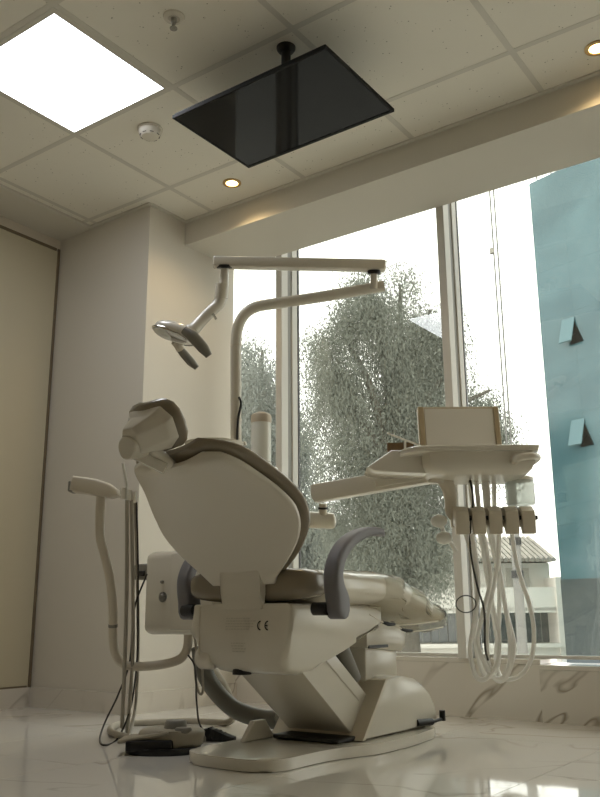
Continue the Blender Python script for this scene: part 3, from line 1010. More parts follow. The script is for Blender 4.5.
finish('lens_shade', frame_bm(box_bm(0.0, 0.012, -0.05, 0.03, -0.020, 0.006, 0.003, 1), MH), CABLE, lamp)
finish('swivel_joint', ellip(0.030, 0.030, 0.030, Matrix.Translation(P(190, 332, DL - 0.06))), PLASTIC, lamp, smooth=60)
finish('handle', tube_bm([P(184, 330, DL - 0.14), P(193, 337, DL - 0.15), P(203, 348, DL - 0.15), P(209, 356, DL - 0.15)], [0.016, 0.022, 0.021, 0.013], 14, 5, flat=(1, 0.8)), GREY_P, lamp)
finish('handle', tube_bm([P(178, 347, DL + 0.03), P(184, 354, DL + 0.04), P(191, 362, DL + 0.04), P(197, 368, DL + 0.04)], [0.014, 0.018, 0.018, 0.011], 14, 5, flat=(1, 0.8)), GREY_P, lamp)
finish('socket', rod_bm(P(175, 341, DL - 0.02), P(181, 349, DL), 0.017, 14), PLASTIC_D, lamp)

# ================================================================== ASSISTANT HOLDER (left)
DA = 3.16
assist = thing('assistant_holder', P(112, 655, DA), 'beige assistant arm with hose rests on a bent pipe left of the chair', 'instrument holder')
finish('bent_pipe', tube_bm([P(101, 492, DA), P(100, 515, DA), P(100, 537, DA), P(104, 553, DA), P(110, 580, DA), P(113, 610, DA), P(113, 638, DA), P(116, 655, DA), P(124, 664, DA), P(140, 666.5, DA), P(165, 664, DA), P(180, 659, DA), P(187, 649, DA), P(188.5, 632, DA), P(189, 618, DA)], 0.0168, 16, 5), PLASTIC_D, assist)
finish('pipe_joint', tube_bm([P(113, 624, DA), P(113, 627, DA)], 0.0176, 16, 0), GREY_P, assist)
# head of the holder: rounded wedge
MA = view_M(P(98, 486, DA))
s_ = DA / F_PX
poly = [(-27, -6), (-26, 4), (-24, 9.5), (0, 6), (14, 1), (21, -4.5), (22, -10), (14, -12.5), (0, -10), (-12, -7.5)]
finish('holder_body', frame_bm(prism_bm([(a * s_, b_ * s_) for a, b_ in poly], 'y', -0.035, 0.035, 0.010, 3), MA), PLASTIC_D, assist)
finish('holder_cap', frame_bm(box_bm(-28 * s_, -23 * s_, -0.032, 0.032, -6.5 * s_, 4 * s_, 0.004, 2), MA), GREY_P, assist)
for k in range(3):
    q = P(123 + k * 5.5, 494 + k * 2.0, DA - 0.02 + 0.01 * k)
    finish('hose_rest', lathe_bm([(0.0055, -0.018), (0.0095, -0.018), (0.0105, 0.022), (0.0060, 0.022)], 16, Matrix.Translation(q)), PLASTIC_G, assist)
finish('rest_bar', rod_bm(P(113, 493, DA + 0.01), P(136, 502, DA + 0.02), 0.006, 10), PLASTIC_D, assist)
# suction tip and hoses, each a thing
tip = thing('suction_tip', P(125, 490, DA - 0.02), 'clear suction tip standing in the first rest of the assistant holder', 'suction tip')
finish('tip_tube', tube_bm([P(123, 463, DA - 0.02), P(125, 475, DA - 0.02), P(127, 490, DA - 0.02), P(127, 500, DA - 0.02)], 0.0055, 10, 4), mat('frosted_tip', (225, 224, 216), 0.2), tip)
hose_specs = [
    ('grey suction hose hanging from the assistant holder, thickest', 0.0075, GREY_H, [(127, 500), (127, 560), (126, 620), (124, 680), (122, 728)], DA - 0.02),
    ('grey hose hanging from the middle rest of the assistant holder', 0.0068, GREY_H, [(131.5, 500), (132.5, 560), (133, 600), (133, 650), (130, 700), (127, 733)], DA - 0.01),
    ('slim dark cable hanging from the last rest of the assistant holder', 0.0035, CABLE, [(136.5, 502), (138, 560), (138, 620), (137, 660), (131, 706), (118, 738), (104, 745), (100, 738), (106, 720), (118, 695), (130, 660), (134, 610), (147, 574)], DA),
    ('grey hose bowed out beside the other hoses of the assistant holder', 0.0060, GREY_H, [(135, 500), (137, 560), (138, 630), (137.5, 670), (135, 710), (128, 741)], DA + 0.02),
]
for (lab, r_, m_, pts, D_) in hose_specs:
    hp_ = [P(a, b_, D_) for a, b_ in pts]
    hp_ = [q if q.z > r_ + 0.002 else on_z(a, b_, r_ + 0.002) for q, (a, b_) in zip(hp_, pts)]
    o = finish('hanging_hose', tube_bm(hp_, r_, 10, 6), m_)
    tag(o, lab, 'hose', 'hoses of the assistant holder')

# ================================================================== FLOOR HOSES, PEDAL, ADAPTER
zh = 0.014
fh = [on_z(150, 737, zh), on_z(128, 737, zh), on_z(113, 733, zh), on_z(111, 728, zh), on_z(122, 724, zh), on_z(150, 722.5, zh), on_z(185, 721, zh), on_z(215, 722, zh), on_z(228, 722.5, zh)]
Dl = (fh[-1] - CAM).dot(_fw)
fh += [P(233, 716, Dl), P(231, 700, Dl - 0.02), P(224, 684, Dl - 0.06), P(214, 670, Dl - 0.14), P(206, 660, Dl - 0.24)]
tag(finish('floor_hose', tube_bm(fh, 0.0125, 12, 6), GREY_H), 'slim grey hose looping over the marble floor behind the foot pedal', 'hose')
DH = 3.20
th = [P(200, 648, DH - 0.05), P(202, 662, DH - 0.05), P(207, 678, DH - 0.05), P(218, 694, DH - 0.05), P(233, 708, DH - 0.07), P(250, 715.5, DH - 0.1), P(266, 719, DH - 0.14), P(280, 720, DH - 0.18)]
tag(finish('drain_hose', tube_bm(th, 0.034, 18, 8, flat=(1, 0.9)), mat('dark_grey_hose', (118, 116, 108), 0.5)), 'thick dark grey drain hose curving from the unit down behind the chair base', 'hose')
tag(finish('thin_tube', tube_bm([P(194, 634, 3.1), P(196, 650, 3.08), P(195, 672, 3.08), P(198, 690, 3.06), P(202, 694, 3.06), P(203, 685, 3.06), P(202, 664, 3.08), P(202, 645, 3.1)], 0.0045, 8, 6), GREY_H), 'thin grey tube hanging in a loop under the unit', 'hose')

# foot pedal
pc = on_z(165, 752, 0.0)
Mp = view_M(pc)
ped = thing('foot_pedal', pc, 'beige and black foot control pedal on the marble floor', 'foot pedal')
sp = (pc - CAM).dot(_fw) / F_PX
def ell_poly(cx, cy, rx, ry, n=28, p=2.4):
    o = []
    for k in range(n):
        a = 2 * math.pi * k / n
        ca, sa = math.cos(a), math.sin(a)
        o.append((cx + rx * math.copysign(abs(ca) ** (2 / p), ca), cy + ry * math.copysign(abs(sa) ** (2 / p), sa)))
    return o
finish('rubber_base', frame_bm(prism_bm(ell_poly(-0.005, 0.0, 0.122, 0.095), 'z', 0.0, 0.020, 0.006, 2), Mp), BLACK, ped)
finish('front_bumper', frame_bm(box_bm(-0.115, 0.035, -0.085, -0.055, 0.012, 0.045, 0.008, 2), Mp), BLACK, ped)
finish('pedal_body', frame_bm(prism_bm(ell_poly(0.018, 0.015, 0.108, 0.080), 'z', 0.018, 0.070, 0.016, 3), Mp), mat('pedal_taupe', (168, 160, 142), 0.45), ped)
finish('pedal_plate', frame_bm(box_bm(-0.135, 0.03, -0.075, 0.03, 0.056, 0.068, 0.006, 2), Mp @ Matrix.Rotation(math.radians(-9), 4, 'Y')), MATS['pedal_taupe'], ped)
finish('selector_knob', frame_bm(lathe_bm([(0, 0.026), (0.030, 0.026), (0.036, 0.020), (0.038, 0.0), (0, 0.0)], 24, Matrix.Translation((0.028, 0.03, 0.068))), Mp), GREY_P, ped)
finish('side_button', frame_bm(lathe_bm([(0, 0.016), (0.024, 0.016), (0.028, 0.010), (0.028, 0.0), (0, 0.0)], 20, Matrix.Translation((0.062, -0.030, 0.062))), Mp), GREY_P, ped)
finish('side_button', frame_bm(lathe_bm([(0, 0.018), (0.022, 0.018), (0.026, 0.010), (0.026, 0.0), (0, 0.0)], 20, Matrix.Translation((0.105, 0.015, 0.030))), Mp), GREY_P, ped)
# black plug brick
ac = on_z(219, 741, 0.0)
adp = thing('cable_connector', ac, 'black cable connector lying on the floor between pedal and chair base', 'connector')
Ma = view_M(ac) @ Matrix.Rotation(math.radians(-12), 4, 'Z')
finish('plug_body', frame_bm(prism_bm([(-0.055, 0.0), (-0.055, 0.040), (-0.03, 0.044), (0.02, 0.026), (0.058, 0.014), (0.058, 0.0)], 'y', -0.022, 0.022, 0.005, 2), Ma), BLACK, adp)
for k in range(4):
    finish('grip_rib', frame_bm(box_bm(-0.035 + k * 0.016, -0.029 + k * 0.016, -0.023, 0.023, 0.002, 0.046 - k * 0.006), Ma), BLACK, adp, smooth=0)
Dc = (ac - CAM).dot(_fw)
tag(finish('dark_cord', tube_bm([P(188, 655, 3.06), P(194, 664, 3.04), P(196, 680, 3.0), P(196.5, 700, 2.96), P(199, 722, 2.92), P(205, 732, Dc), P(211, 733.5, Dc)], 0.0032, 8, 6), CABLE), 'thin black cord dropping from the unit to the connector', 'cable')
tag(finish('pedal_cord', tube_bm([on_z(194, 741, 0.02), on_z(191, 733, 0.03), on_z(198, 733, 0.03), on_z(208, 735, 0.02), on_z(213, 739, 0.01)], 0.0032, 8, 6), CABLE), 'short black cord joining the foot pedal to the connector', 'cable')

# ================================================================== DELIVERY TRAY
DT = 3.10
tray = thing('delivery_tray', P(480, 480, DT), 'beige dental delivery tray on a swing arm carrying a hose rack', 'instrument tray')
sT = DT / F_PX
ux = Vector((math.cos(YAW), math.sin(YAW), 0))
uy = Vector((-math.sin(YAW), math.cos(YAW), 0))
MT = view_M(P(480, 458, DT))     # local units metres: x right, y away, z up
def tp(dx_px, dy_px):
    return (dx_px - 480) * sT, -(dy_px - 458) * sT * 1.03
# top plate outline seen from above
pl = [(-0.30, -0.02), (-0.29, 0.10), (-0.26, 0.165), (-0.1, 0.19), (0.13, 0.19), (0.168, 0.15), (0.175, 0.0), (0.170, -0.13), (0.14, -0.165), (-0.16, -0.165), (-0.25, -0.15), (-0.29, -0.10)]
plp = [(p.x, p.y) for p in smooth_poly([Vector(p) for p in pl], 3)]
finish('tray_top', frame_bm(prism_bm(plp, 'z', -0.004, 0.012, 0.005, 2), MT), PLASTIC_G, tray)
wing = [(366, 468.5), (373, 472), (400, 474), (440, 476), (440, 452.5), (390, 452.5)]
finish('tray_wing', frame_bm(prism_bm([tp(a, b_) for a, b_ in wing], 'y', -0.06, 0.13, 0.006, 2), MT), PLASTIC_G, tray)
# rim lip
bmr = tube_bm([Vector((a, b_, 0.012)) for a, b_ in plp], 0.004, 8, 0, closed=True)
finish('tray_rim', frame_bm(bmr, MT), PLASTIC_G, tray)
# deep housing under the plate
hb = bmesh.new()
lev = [(0.0, 1.0), (-0.036, 0.99), (-0.060, 0.95), (-0.075, 0.86), (-0.080, 0.66)]
rings = []
basep = [(p.x, p.y) for p in smooth_poly([Vector(p) for p in [(-0.205, -0.14), (0.0, -0.15), (0.14, -0.145), (0.165, -0.1), (0.165, 0.12), (0.12, 0.165), (-0.16, 0.165), (-0.21, 0.10)]], 4)]
for (z, k) in lev:
    rings.append([hb.verts.new((x * k + 0.0, y * k, z)) for x, y in basep])
for A, B in zip(rings[:-1], rings[1:]):
    for k in range(len(A)):
        hb.faces.new([A[k], A[(k + 1) % len(A)], B[(k + 1) % len(A)], B[k]])
hb.faces.new(rings[-1]); hb.faces.new(rings[0][::-1])
finish('tray_housing', frame_bm(hb, MT), PLASTIC, tray)
# grip bar on the right
finish('grip', frame_bm(tube_bm([(0.085, -0.165, -0.035), (0.095, -0.188, -0.034), (0.12, -0.192, -0.030), (0.145, -0.185, -0.028), (0.166, -0.15, -0.028), (0.170, -0.06, -0.028)], 0.0125, 14, 6), MT), PLASTIC, tray)
finish('grip_mount', frame_bm(lathe_bm([(0, 0.02), (0.012, 0.02), (0.016, 0.014), (0.016, 0), (0, 0)], 18, axes_M((0.085, -0.150, -0.036), (1, 0, 0), (0, 0, 1), (0, -1, 0))), MT), PLASTIC_D, tray)
finish('grip_gap', frame_bm(box_bm(0.10, 0.15, -0.153, -0.146, -0.026, -0.018), MT), BLACK, tray, smooth=0)
# swing arm from elbow to tray
eA, eB = P(313, 494, 3.34), P(432, 473, 3.16)
ad_ = (eB - eA).normalized()
sd = ad_.cross(Vector((0, 0, 1))).normalized()
up_ = sd.cross(ad_).normalized()
if up_.z < 0: up_ = -up_
Larm = (eB - eA).length
arm = frame_bm(prism_bm([(0.0, -0.018), (0.012, -0.036), (Larm, -0.036), (Larm, 0.030), (0.02, 0.034), (0.002, 0.030)], 'y', -0.028, 0.028, 0.006, 2), axes_M(eA, ad_, up_.cross(ad_), up_))
finish('swing_arm', arm, PLASTIC, tray)
finish('arm_panel', frame_bm(box_bm(Larm * 0.55, Larm * 0.98, -0.031, 0.031, -0.026, 0.022, 0.004, 1), axes_M(eA, ad_, up_.cross(ad_), up_)), PLASTIC_G, tray)
finish('elbow_pin', rod_bm(P(323, 504, 3.33), P(323, 515, 3.33), 0.016, 16), PLASTIC_D, tray)
finish('elbow_seal', rod_bm(P(323, 507, 3.33), P(323, 509, 3.33), 0.020, 16), BLACK, tray)
kn = P(330, 521, 3.34)
kd = (Vector((0.66, 0.36, 0.80)) - kn)
finish('lower_arm', tube_bm([P(336, 521, 3.34), P(333, 521, 3.34), P(322, 520.5, 3.34), kn + kd * 0.5 + Vector((0, 0, 0.0)), Vector((0.72, 0.40, 0.79))], [0.018, 0.031, 0.033, 0.032, 0.032], 18, 5), PLASTIC_G, tray)
# stem down to the rack
finish('rack_stem', tube_bm([P(441, 474, DT), P(448, 487, DT), P(451, 500, DT), P(452, 512, DT), P(460, 522, DT)], [0.032, 0.028, 0.026, 0.026, 0.02], 14, 5, flat=(1, 0.7)), PLASTIC_D, tray)
finish('stem_collar', rod_bm(P(437, 482, DT), P(437, 474, DT), 0.032, 18), PLASTIC, tray)
# hose rack: back bar and five hooks
rk = view_M(P(494, 521, DT - 0.04))
rack = finish('hose_rack', frame_bm(box_bm(-0.150, 0.145, 0.02, 0.055, -0.018, 0.052, 0.006, 2), rk), PLASTIC_D, tray)
for k in range(5):
    xk = -0.122 + k * 0.0585
    finish('hook', frame_bm(prism_bm([(-0.052, 0.030), (-0.058, 0.0), (-0.052, -0.050), (-0.030, -0.050), (-0.02, -0.016), (0.03, -0.016), (0.03, 0.050), (-0.02, 0.050)], 'x', xk - 0.0235, xk + 0.0235, 0.004, 2), rk), PLASTIC_D, rack)
    finish('hook_slot', frame_bm(box_bm(xk + 0.024, xk + 0.034, -0.045, 0.03, 0.0, 0.014), rk), BLACK, rack, smooth=0)

# small jar under the tray and white valves beside the rack
q = P(521, 505, DT + 0.02)
jar = finish('supply_jar', lathe_bm([(0, 0), (0.048, 0), (0.052, 0.006), (0.052, 0.080), (0.046, 0.092), (0, 0.092)], 28, Matrix.Translation(q)), thin_glass('jar_plastic', (225, 228, 224), 0.03, 0.1, 0.45, (225, 228, 224)), tray)
jar['label'] = 'clear plastic supply jar'
finish('jar_lid', lathe_bm([(0, 0.0), (0.05, 0.0), (0.05, 0.012), (0, 0.012)], 28, Matrix.Translation(q + Vector((0, 0, 0.088)))), PLASTIC, jar)
for (a, b_) in ((439, 521), (444, 538)):
    q = P(a, b_, DT - 0.02)
    finish('valve', ellip(0.030, 0.022, 0.024, view_M(q)), mat('white_valve', (232, 231, 224), 0.35), tray, smooth=60)
finish('valve_pipe', tube_bm([P(440, 515, DT), P(443, 530, DT), P(452, 545, DT), P(456, 552, DT)], 0.008, 10, 5), WHITE_H, tray)

# film viewer standing on the tray
MV = view_M(P(461, 451, DT + 0.10)) @ Matrix.Rotation(math.radians(-8), 4, 'X')
view = thing('film_viewer', P(461, 453, DT + 0.10), 'pale x-ray film viewer panel with tan side frames standing on the tray', 'film viewer')
sv = (DT + 0.1) / F_PX
finish('viewer_body', frame_bm(box_bm(-41 * sv, 41 * sv, 0.0, 0.022, -0.006, 48 * sv, 0.004, 2), MV), PLASTIC_D, view)
finish('viewer_screen', frame_bm(box_bm(-34 * sv, 35 * sv, -0.004, 0.002, 0.0, 45 * sv, 0.001, 1), MV), mat('viewer_face', (240, 238, 232), 0.45), view)
finish('side_frame', frame_bm(box_bm(-41 * sv, -35 * sv, -0.010, 0.002, -0.004, 47 * sv, 0.002, 1), MV), mat('tan_plastic', (188, 172, 142), 0.45), view)
finish('side_frame', frame_bm(box_bm(36 * sv, 41 * sv, -0.010, 0.002, -0.004, 47 * sv, 0.002, 1), MV), MATS['tan_plastic'], view)
finish('latch', frame_bm(box_bm(-3 * sv, 7 * sv, -0.012, 0.0, 0.0, 4 * sv, 0.003, 1), MV), GREY_P, view)
# probe lying across a small post at the left of the tray
pr = thing('instrument_probe', P(405, 450, DT + 0.06), 'thin white instrument lying across a small post on the tray', 'dental instrument')
finish('post', rod_bm(P(405, 455, DT + 0.06), P(405, 441, DT + 0.06), 0.0045, 10), WHITE_H, pr)
finish('shaft', rod_bm(P(387, 433, DT + 0.06), P(421, 446, DT + 0.06), 0.0035, 10), WHITE_H, pr)
finish('brown_board', frame_bm(box_bm(-0.055, 0.045, 0.0, 0.012, -0.012, 0.036), view_M(P(402, 452, DT + 0.12))), mat('dark_brown', (120, 96, 66), 0.6), pr, smooth=0)  # plain dark brown board behind the post

# hoses looping from the rack down and back up under the tray
whs = [
    [(472, 534), (476, 560), (478, 590), (473, 628), (470, 648), (472, 664), (477, 678), (487, 678), (497, 662), (499, 634), (493, 608), (486, 570), (482, 540), (478, 500), (476, 480)],
    [(483, 534), (489, 565), (490, 584), (481, 620), (478, 644), (486, 666), (494, 677), (503, 678), (509, 665), (510, 640), (505, 605), (498, 560), (490, 520), (487, 480)],
    [(499, 534), (498, 560), (494, 585), (488, 616), (487, 646), (489, 666), (498, 681), (508, 674), (514, 646), (508, 618), (500, 580), (492, 545), (487, 520), (484, 480)],
    [(512, 534), (516, 560), (522, 582), (530, 606), (534, 632), (532, 656), (524, 672), (512, 679), (501, 677), (496, 660), (499, 620), (499, 580), (495, 540), (494, 480)],
    [(466, 534), (474, 565), (477, 600), (475, 630), (477, 652), (484, 674), (494, 674), (499, 655), (494, 620), (489, 580), (481, 540), (472, 500), (470, 480)],
]
labs = ['white handpiece hose in the rack hook nearest the rack stem', 'white handpiece hose with a narrow loop from the second rack hook', 'white handpiece hose from the middle rack hook', 'white handpiece hose bowing widest from the hook by the jar', 'white handpiece hose crossing behind the others from the rack']
for k, pts in enumerate(whs):
    n = len(pts)
    o = finish('handpiece_hose', tube_bm([P(a, b_, DT - 0.075 + 0.10 * (i / (n - 1)) + 0.012 * k) for i, (a, b_) in enumerate(pts)], 0.0085, 10, 5), WHITE_H)
    tag(o, labs[k], 'hose', 'white hoses under the delivery tray')
tag(finish('black_lead', tube_bm([P(470, 480, DT - 0.01), P(473, 500, DT - 0.05), P(470, 545, DT - 0.06), P(477, 585, DT - 0.08), P(484, 610, DT - 0.085), P(485, 645, DT - 0.08), P(488, 660, DT - 0.06)], 0.004, 8, 6), CABLE), 'thin black lead hanging among the white hoses under the tray', 'cable')
ringp = [P(466 + 10 * math.cos(a), 604 + 8.5 * math.sin(a), DT - 0.10 + 0.03 * math.cos(a)) for a in np.linspace(0, 2 * math.pi, 16, endpoint=False)]
tag(finish('cable_ring', tube_bm(ringp, 0.0022, 8, 3, closed=True), CABLE), 'thin black ring hanging beside the white hoses', 'ring')

# ================================================================== OUTSIDE
GZ = -4.2
struct(finish('ground', box_bm(-90, 60, 1.9, 120, GZ - 0.3, GZ), mat('pale_paving', (150, 148, 143), 0.9, var=0.15, vscale=0.4), smooth=0), 'street level outside the window')


def leafy(name, blobs, D, n_per, leaf, length, mat_, parent, spread=0.05, seed=1, per=40):
    """boughs of hanging strands of small leaves; crown blobs (cx, cy, rx, ry, dd) seen at depth D + dd"""
    r_ = np.random.default_rng(seed)
    tot = sum(b[2] * b[3] for b in blobs)
    R3 = np.array(_r); U3 = np.array((0, 0, 1.0)); W3 = np.array(uy)
    quads = []
    for (cx, cy, rx, ry, dd) in blobs:
        nb = max(1, int(n_per * rx * ry / tot) // per)
        c = np.array(P(cx, cy, D + dd))
        mpx = (D + dd) / F_PX
        u = r_.normal(size=(nb, 3))
        u /= np.linalg.norm(u, axis=1, keepdims=True)
        u *= r_.random((nb, 1)) ** 0.4
        bough = c + (u[:, :1] * R3) * rx * mpx + (u[:, 2:] * U3) * ry * mpx + (u[:, 1:2] * W3) * rx * mpx * 0.8
        bl_ = r_.uniform(0.6, 1.4, nb)
        p = np.repeat(bough, per, 0) + r_.normal(size=(nb * per, 3)) * np.array([0.21, 0.21, 0.14]) * mpx * 45
        ln = length * np.repeat(bl_, per) * r_.uniform(0.5, 1.2, nb * per)
        sway = r_.normal(size=(nb * per, 3)) * 0.22
        k = 11
        t_ = (np.arange(k) / k)[None, :, None]
        drop = np.stack([sway[:, 0] * ln, sway[:, 1] * ln, -ln], 1)[:, None, :]
        q = (p[:, None, :] + drop * t_ + r_.normal(size=(nb * per, k, 3)) * spread).reshape(-1, 3)
        d = r_.normal(size=q.shape) * np.array([0.5, 0.5, 0.4]) + np.array([0, 0, -1.0])
        d /= np.linalg.norm(d, axis=1, keepdims=True)
        sd_ = np.cross(d, r_.normal(size=q.shape))
        sd_ /= np.linalg.norm(sd_, axis=1, keepdims=True)
        L2 = leaf * r_.uniform(0.6, 1.4, (len(q), 1))
        quads.append(np.stack([q, q + d * L2 * 0.5 + sd_ * L2 * 0.17, q + d * L2, q + d * L2 * 0.5 - sd_ * L2 * 0.17], 1))
    V = np.concatenate(quads).reshape(-1, 3).astype(np.float32)
    nq = len(V) // 4
    me = bpy.data.meshes.new(name)
    me.vertices.add(len(V))
    me.vertices.foreach_set('co', V.ravel())
    me.loops.add(len(V))
    me.loops.foreach_set('vertex_index', np.arange(len(V), dtype=np.int32))
    me.polygons.add(nq)
    me.polygons.foreach_set('loop_start', np.arange(0, len(V), 4, dtype=np.int32))
    me.update(calc_edges=True)
    me.validate()
    me.materials.append(mat_)
    o = bpy.data.objects.new(name, me)
    COL.objects.link(o)
    o.parent = parent
    o.matrix_parent_inverse = Matrix.Translation(-Vector(parent.location))
    o['kind'] = 'stuff'
    return o


def leaf_mat(name, rgb):
    m = bpy.data.materials.new(name)
    m.use_nodes = True
    nt = m.node_tree
    N, L = nt.nodes, nt.links
    N.remove(N['Principled BSDF'])
    d = N.new('ShaderNodeBsdfDiffuse'); d.inputs[0].default_value = lin(rgb)
    t = N.new('ShaderNodeBsdfTranslucent'); t.inputs[0].default_value = lin(rgb)
    mi = N.new('ShaderNodeMixShader'); mi.inputs[0].default_value = 0.35
    L.new(d.outputs[0], mi.inputs[1]); L.new(t.outputs[0], mi.inputs[2])
    L.new(mi.outputs[0], N['Material Output'].inputs[0])
    return m


LEAF = leaf_mat('pepper_tree_leaf', (124, 128, 119))
LEAF2 = leaf_mat('far_tree_leaf', (134, 139, 134))
BARK = mat('bark', (84, 80, 72), 0.9, bump=0.3, bscale=8)

DTR = 19.0
tb = P(400, 640, DTR); tb.z = GZ
tree = thing('weeping_tree', tb, 'large weeping tree with hanging grey green foliage outside the middle pane', 'tree')
trunk_top = P(392, 470, DTR)
finish('trunk', tube_bm([tb, tb + (trunk_top - tb) * 0.45 + Vector((0.25, 0, 0)), trunk_top], [0.32, 0.26, 0.18], 14, 5), BARK, tree)
for (bx, by) in ((340, 330), (372, 290), (400, 285), (430, 310), (455, 360), (490, 390), (325, 400)):
    m1 = P((392 + bx) / 2 + 4, (470 + by) / 2 - 14, DTR + random.uniform(-0.6, 0.6))
    finish('branch', tube_bm([trunk_top + Vector((0, 0, -0.3)), m1, P(bx, by, DTR + random.uniform(-1, 1))], [0.13, 0.08, 0.03], 8, 4), BARK, tree)
blobs = [(382, 272, 30, 16, 0), (358, 292, 26, 18, 0.3), (375, 300, 38, 30, 0), (400, 330, 44, 40, 0), (340, 328, 30, 22, 0), (360, 380, 46, 48, 0), (410, 390, 44, 60, 0), (425, 340, 26, 46, 0.5), (438, 330, 18, 40, 0), (390, 450, 46, 60, 0), (425, 470, 34, 66, 0), (352, 425, 20, 36, 0), (320, 345, 13, 18, -0.5), (326, 440, 15, 20, 0), (365, 500, 36, 50, 0), (400, 520, 40, 50, 0.5), (470, 390, 20, 30, 0), (488, 415, 24, 26, 0), (500, 438, 16, 18, 0), (338, 505, 16, 30, 0), (312, 420, 8, 24, 0), (412, 535, 30, 24, -0.6), (380, 540, 28, 26, -0.6)]
leafy('foliage', blobs, DTR, 30000, 0.062, 1.35, LEAF, tree, 0.045, 3, 125)

DT2 = 26.0
tb2 = P(262, 640, DT2); tb2.z = GZ
tree2 = thing('hazy_tree', tb2, 'pale distant tree seen through the narrow pane beside the wall pier', 'tree')
tt2 = P(262, 480, DT2)
finish('trunk', tube_bm([tb2, (tb2 + tt2) / 2 + Vector((0.2, 0, 0)), tt2], [0.4, 0.33, 0.2], 12, 5), BARK, tree2)
for (bx, by) in ((245, 380), (262, 350), (282, 390), (300, 470)):
    finish('branch', tube_bm([tt2 + Vector((0, 0, -0.4)), P((262 + bx) / 2, (480 + by) / 2, DT2), P(bx, by, DT2)], [0.16, 0.1, 0.04], 8, 4), BARK, tree2)
leafy('foliage', [(256, 370, 34, 36, 0), (262, 420, 40, 44, 0), (250, 470, 44, 50, 0), (285, 450, 26, 50, 0), (300, 520, 34, 46, 0), (330, 545, 34, 36, 0), (265, 540, 44, 50, 0)], DT2, 14000, 0.10, 1.3, LEAF2, tree2, 0.08, 5, 50)

# house behind the tree
DHs = 30.0
hb_ = P(495, 650, DHs)
MHs = view_M(Vector((hb_.x, hb_.y, 0)))
sh = DHs / F_PX
def hx_(px_): return (px_ - 495) * sh
def hz_(py_):
    # height at the facade for picture row py_
    return z_row(hb_.x, hb_.y, py_)
WHITE_B = mat('white_render', (222, 217, 208), 0.85, var=0.06, vscale=0.6)
DARKG = mat('dark_window_glass', (88, 92, 92), 0.15, spec=0.6)
ROOFT = mat('roof_tile', (150, 145, 136), 0.85, var=0.2, vscale=1.5)
hs = thing('white_house', Vector((hb_.x, hb_.y, GZ)), 'low white house with tiled roof and long balcony beyond the tree', 'house')
def hbox(name, xa, xb, ya, yb, z0, z1, m_, par=None, bev=0.0):
    return finish(name, frame_bm(box_bm(xa, xb, ya, yb, z0, z1, bev, 1), MHs), m_, par or hs, smooth=0)
hbox('wall', hx_(380), hx_(562), 0.8, 8, GZ, hz_(562), WHITE_B)
hbox('balcony_parapet', hx_(398), hx_(562), -0.5, -0.3, hz_(611), hz_(588), WHITE_B)
hbox('balcony_slab', hx_(398), hx_(562), -0.5, 0.8, hz_(613), hz_(608), WHITE_B)
hbox('lower_wall', hx_(380), hx_(562), -0.5, -0.2, GZ, hz_(643), WHITE_B)
hbox('lower_ledge', hx_(380), hx_(562), -0.75, -0.2, hz_(647), hz_(643), WHITE_B)
hbox('end_pier', hx_(556), hx_(565), -0.6, 0.9, GZ, hz_(578), WHITE_B)
for k in range(9):
    xa = 400 + k * 17.5
    w = hbox('window', hx_(xa), hx_(xa + 16.5), 0.70, 0.82, hz_(643), hz_(613), DARKG)
    hbox('window_bar', hx_(xa + 7.9), hx_(xa + 8.6), 0.66, 0.70, hz_(643), hz_(613), mat('window_bar_grey', (150, 150, 146), 0.6), w)
for (xa, xb) in ((416, 434), (496, 512), (516, 540)):
    w = hbox('window', hx_(xa), hx_(xb), 0.74, 0.82, hz_(589), hz_(567), mat('shutter', (178, 174, 164), 0.7))
    hbox('window_bar', hx_((xa + xb) / 2 - .4), hx_((xa + xb) / 2 + .4), 0.70, 0.74, hz_(589), hz_(567), MATS['window_bar_grey'], w)
# pitched roof with rows of tiles
rf = finish('roof', frame_bm(prism_bm([(-0.1, hz_(561)), (3.2, hz_(531)), (8.2, hz_(561))], 'x', hx_(376), hx_(564)), MHs), ROOFT, hs, smooth=0)
sl = (Vector((3.2, hz_(531))) - Vector((-0.1, hz_(561))))
for k in range(34):
    xa = hx_(380) + (hx_(560) - hx_(380)) * k / 33
    finish('roof_tile', frame_bm(tube_bm([(xa, -0.12, hz_(561) + 0.03), (xa, 3.2, hz_(531) + 0.03)], 0.085, 6, 0), MHs), ROOFT, rf)

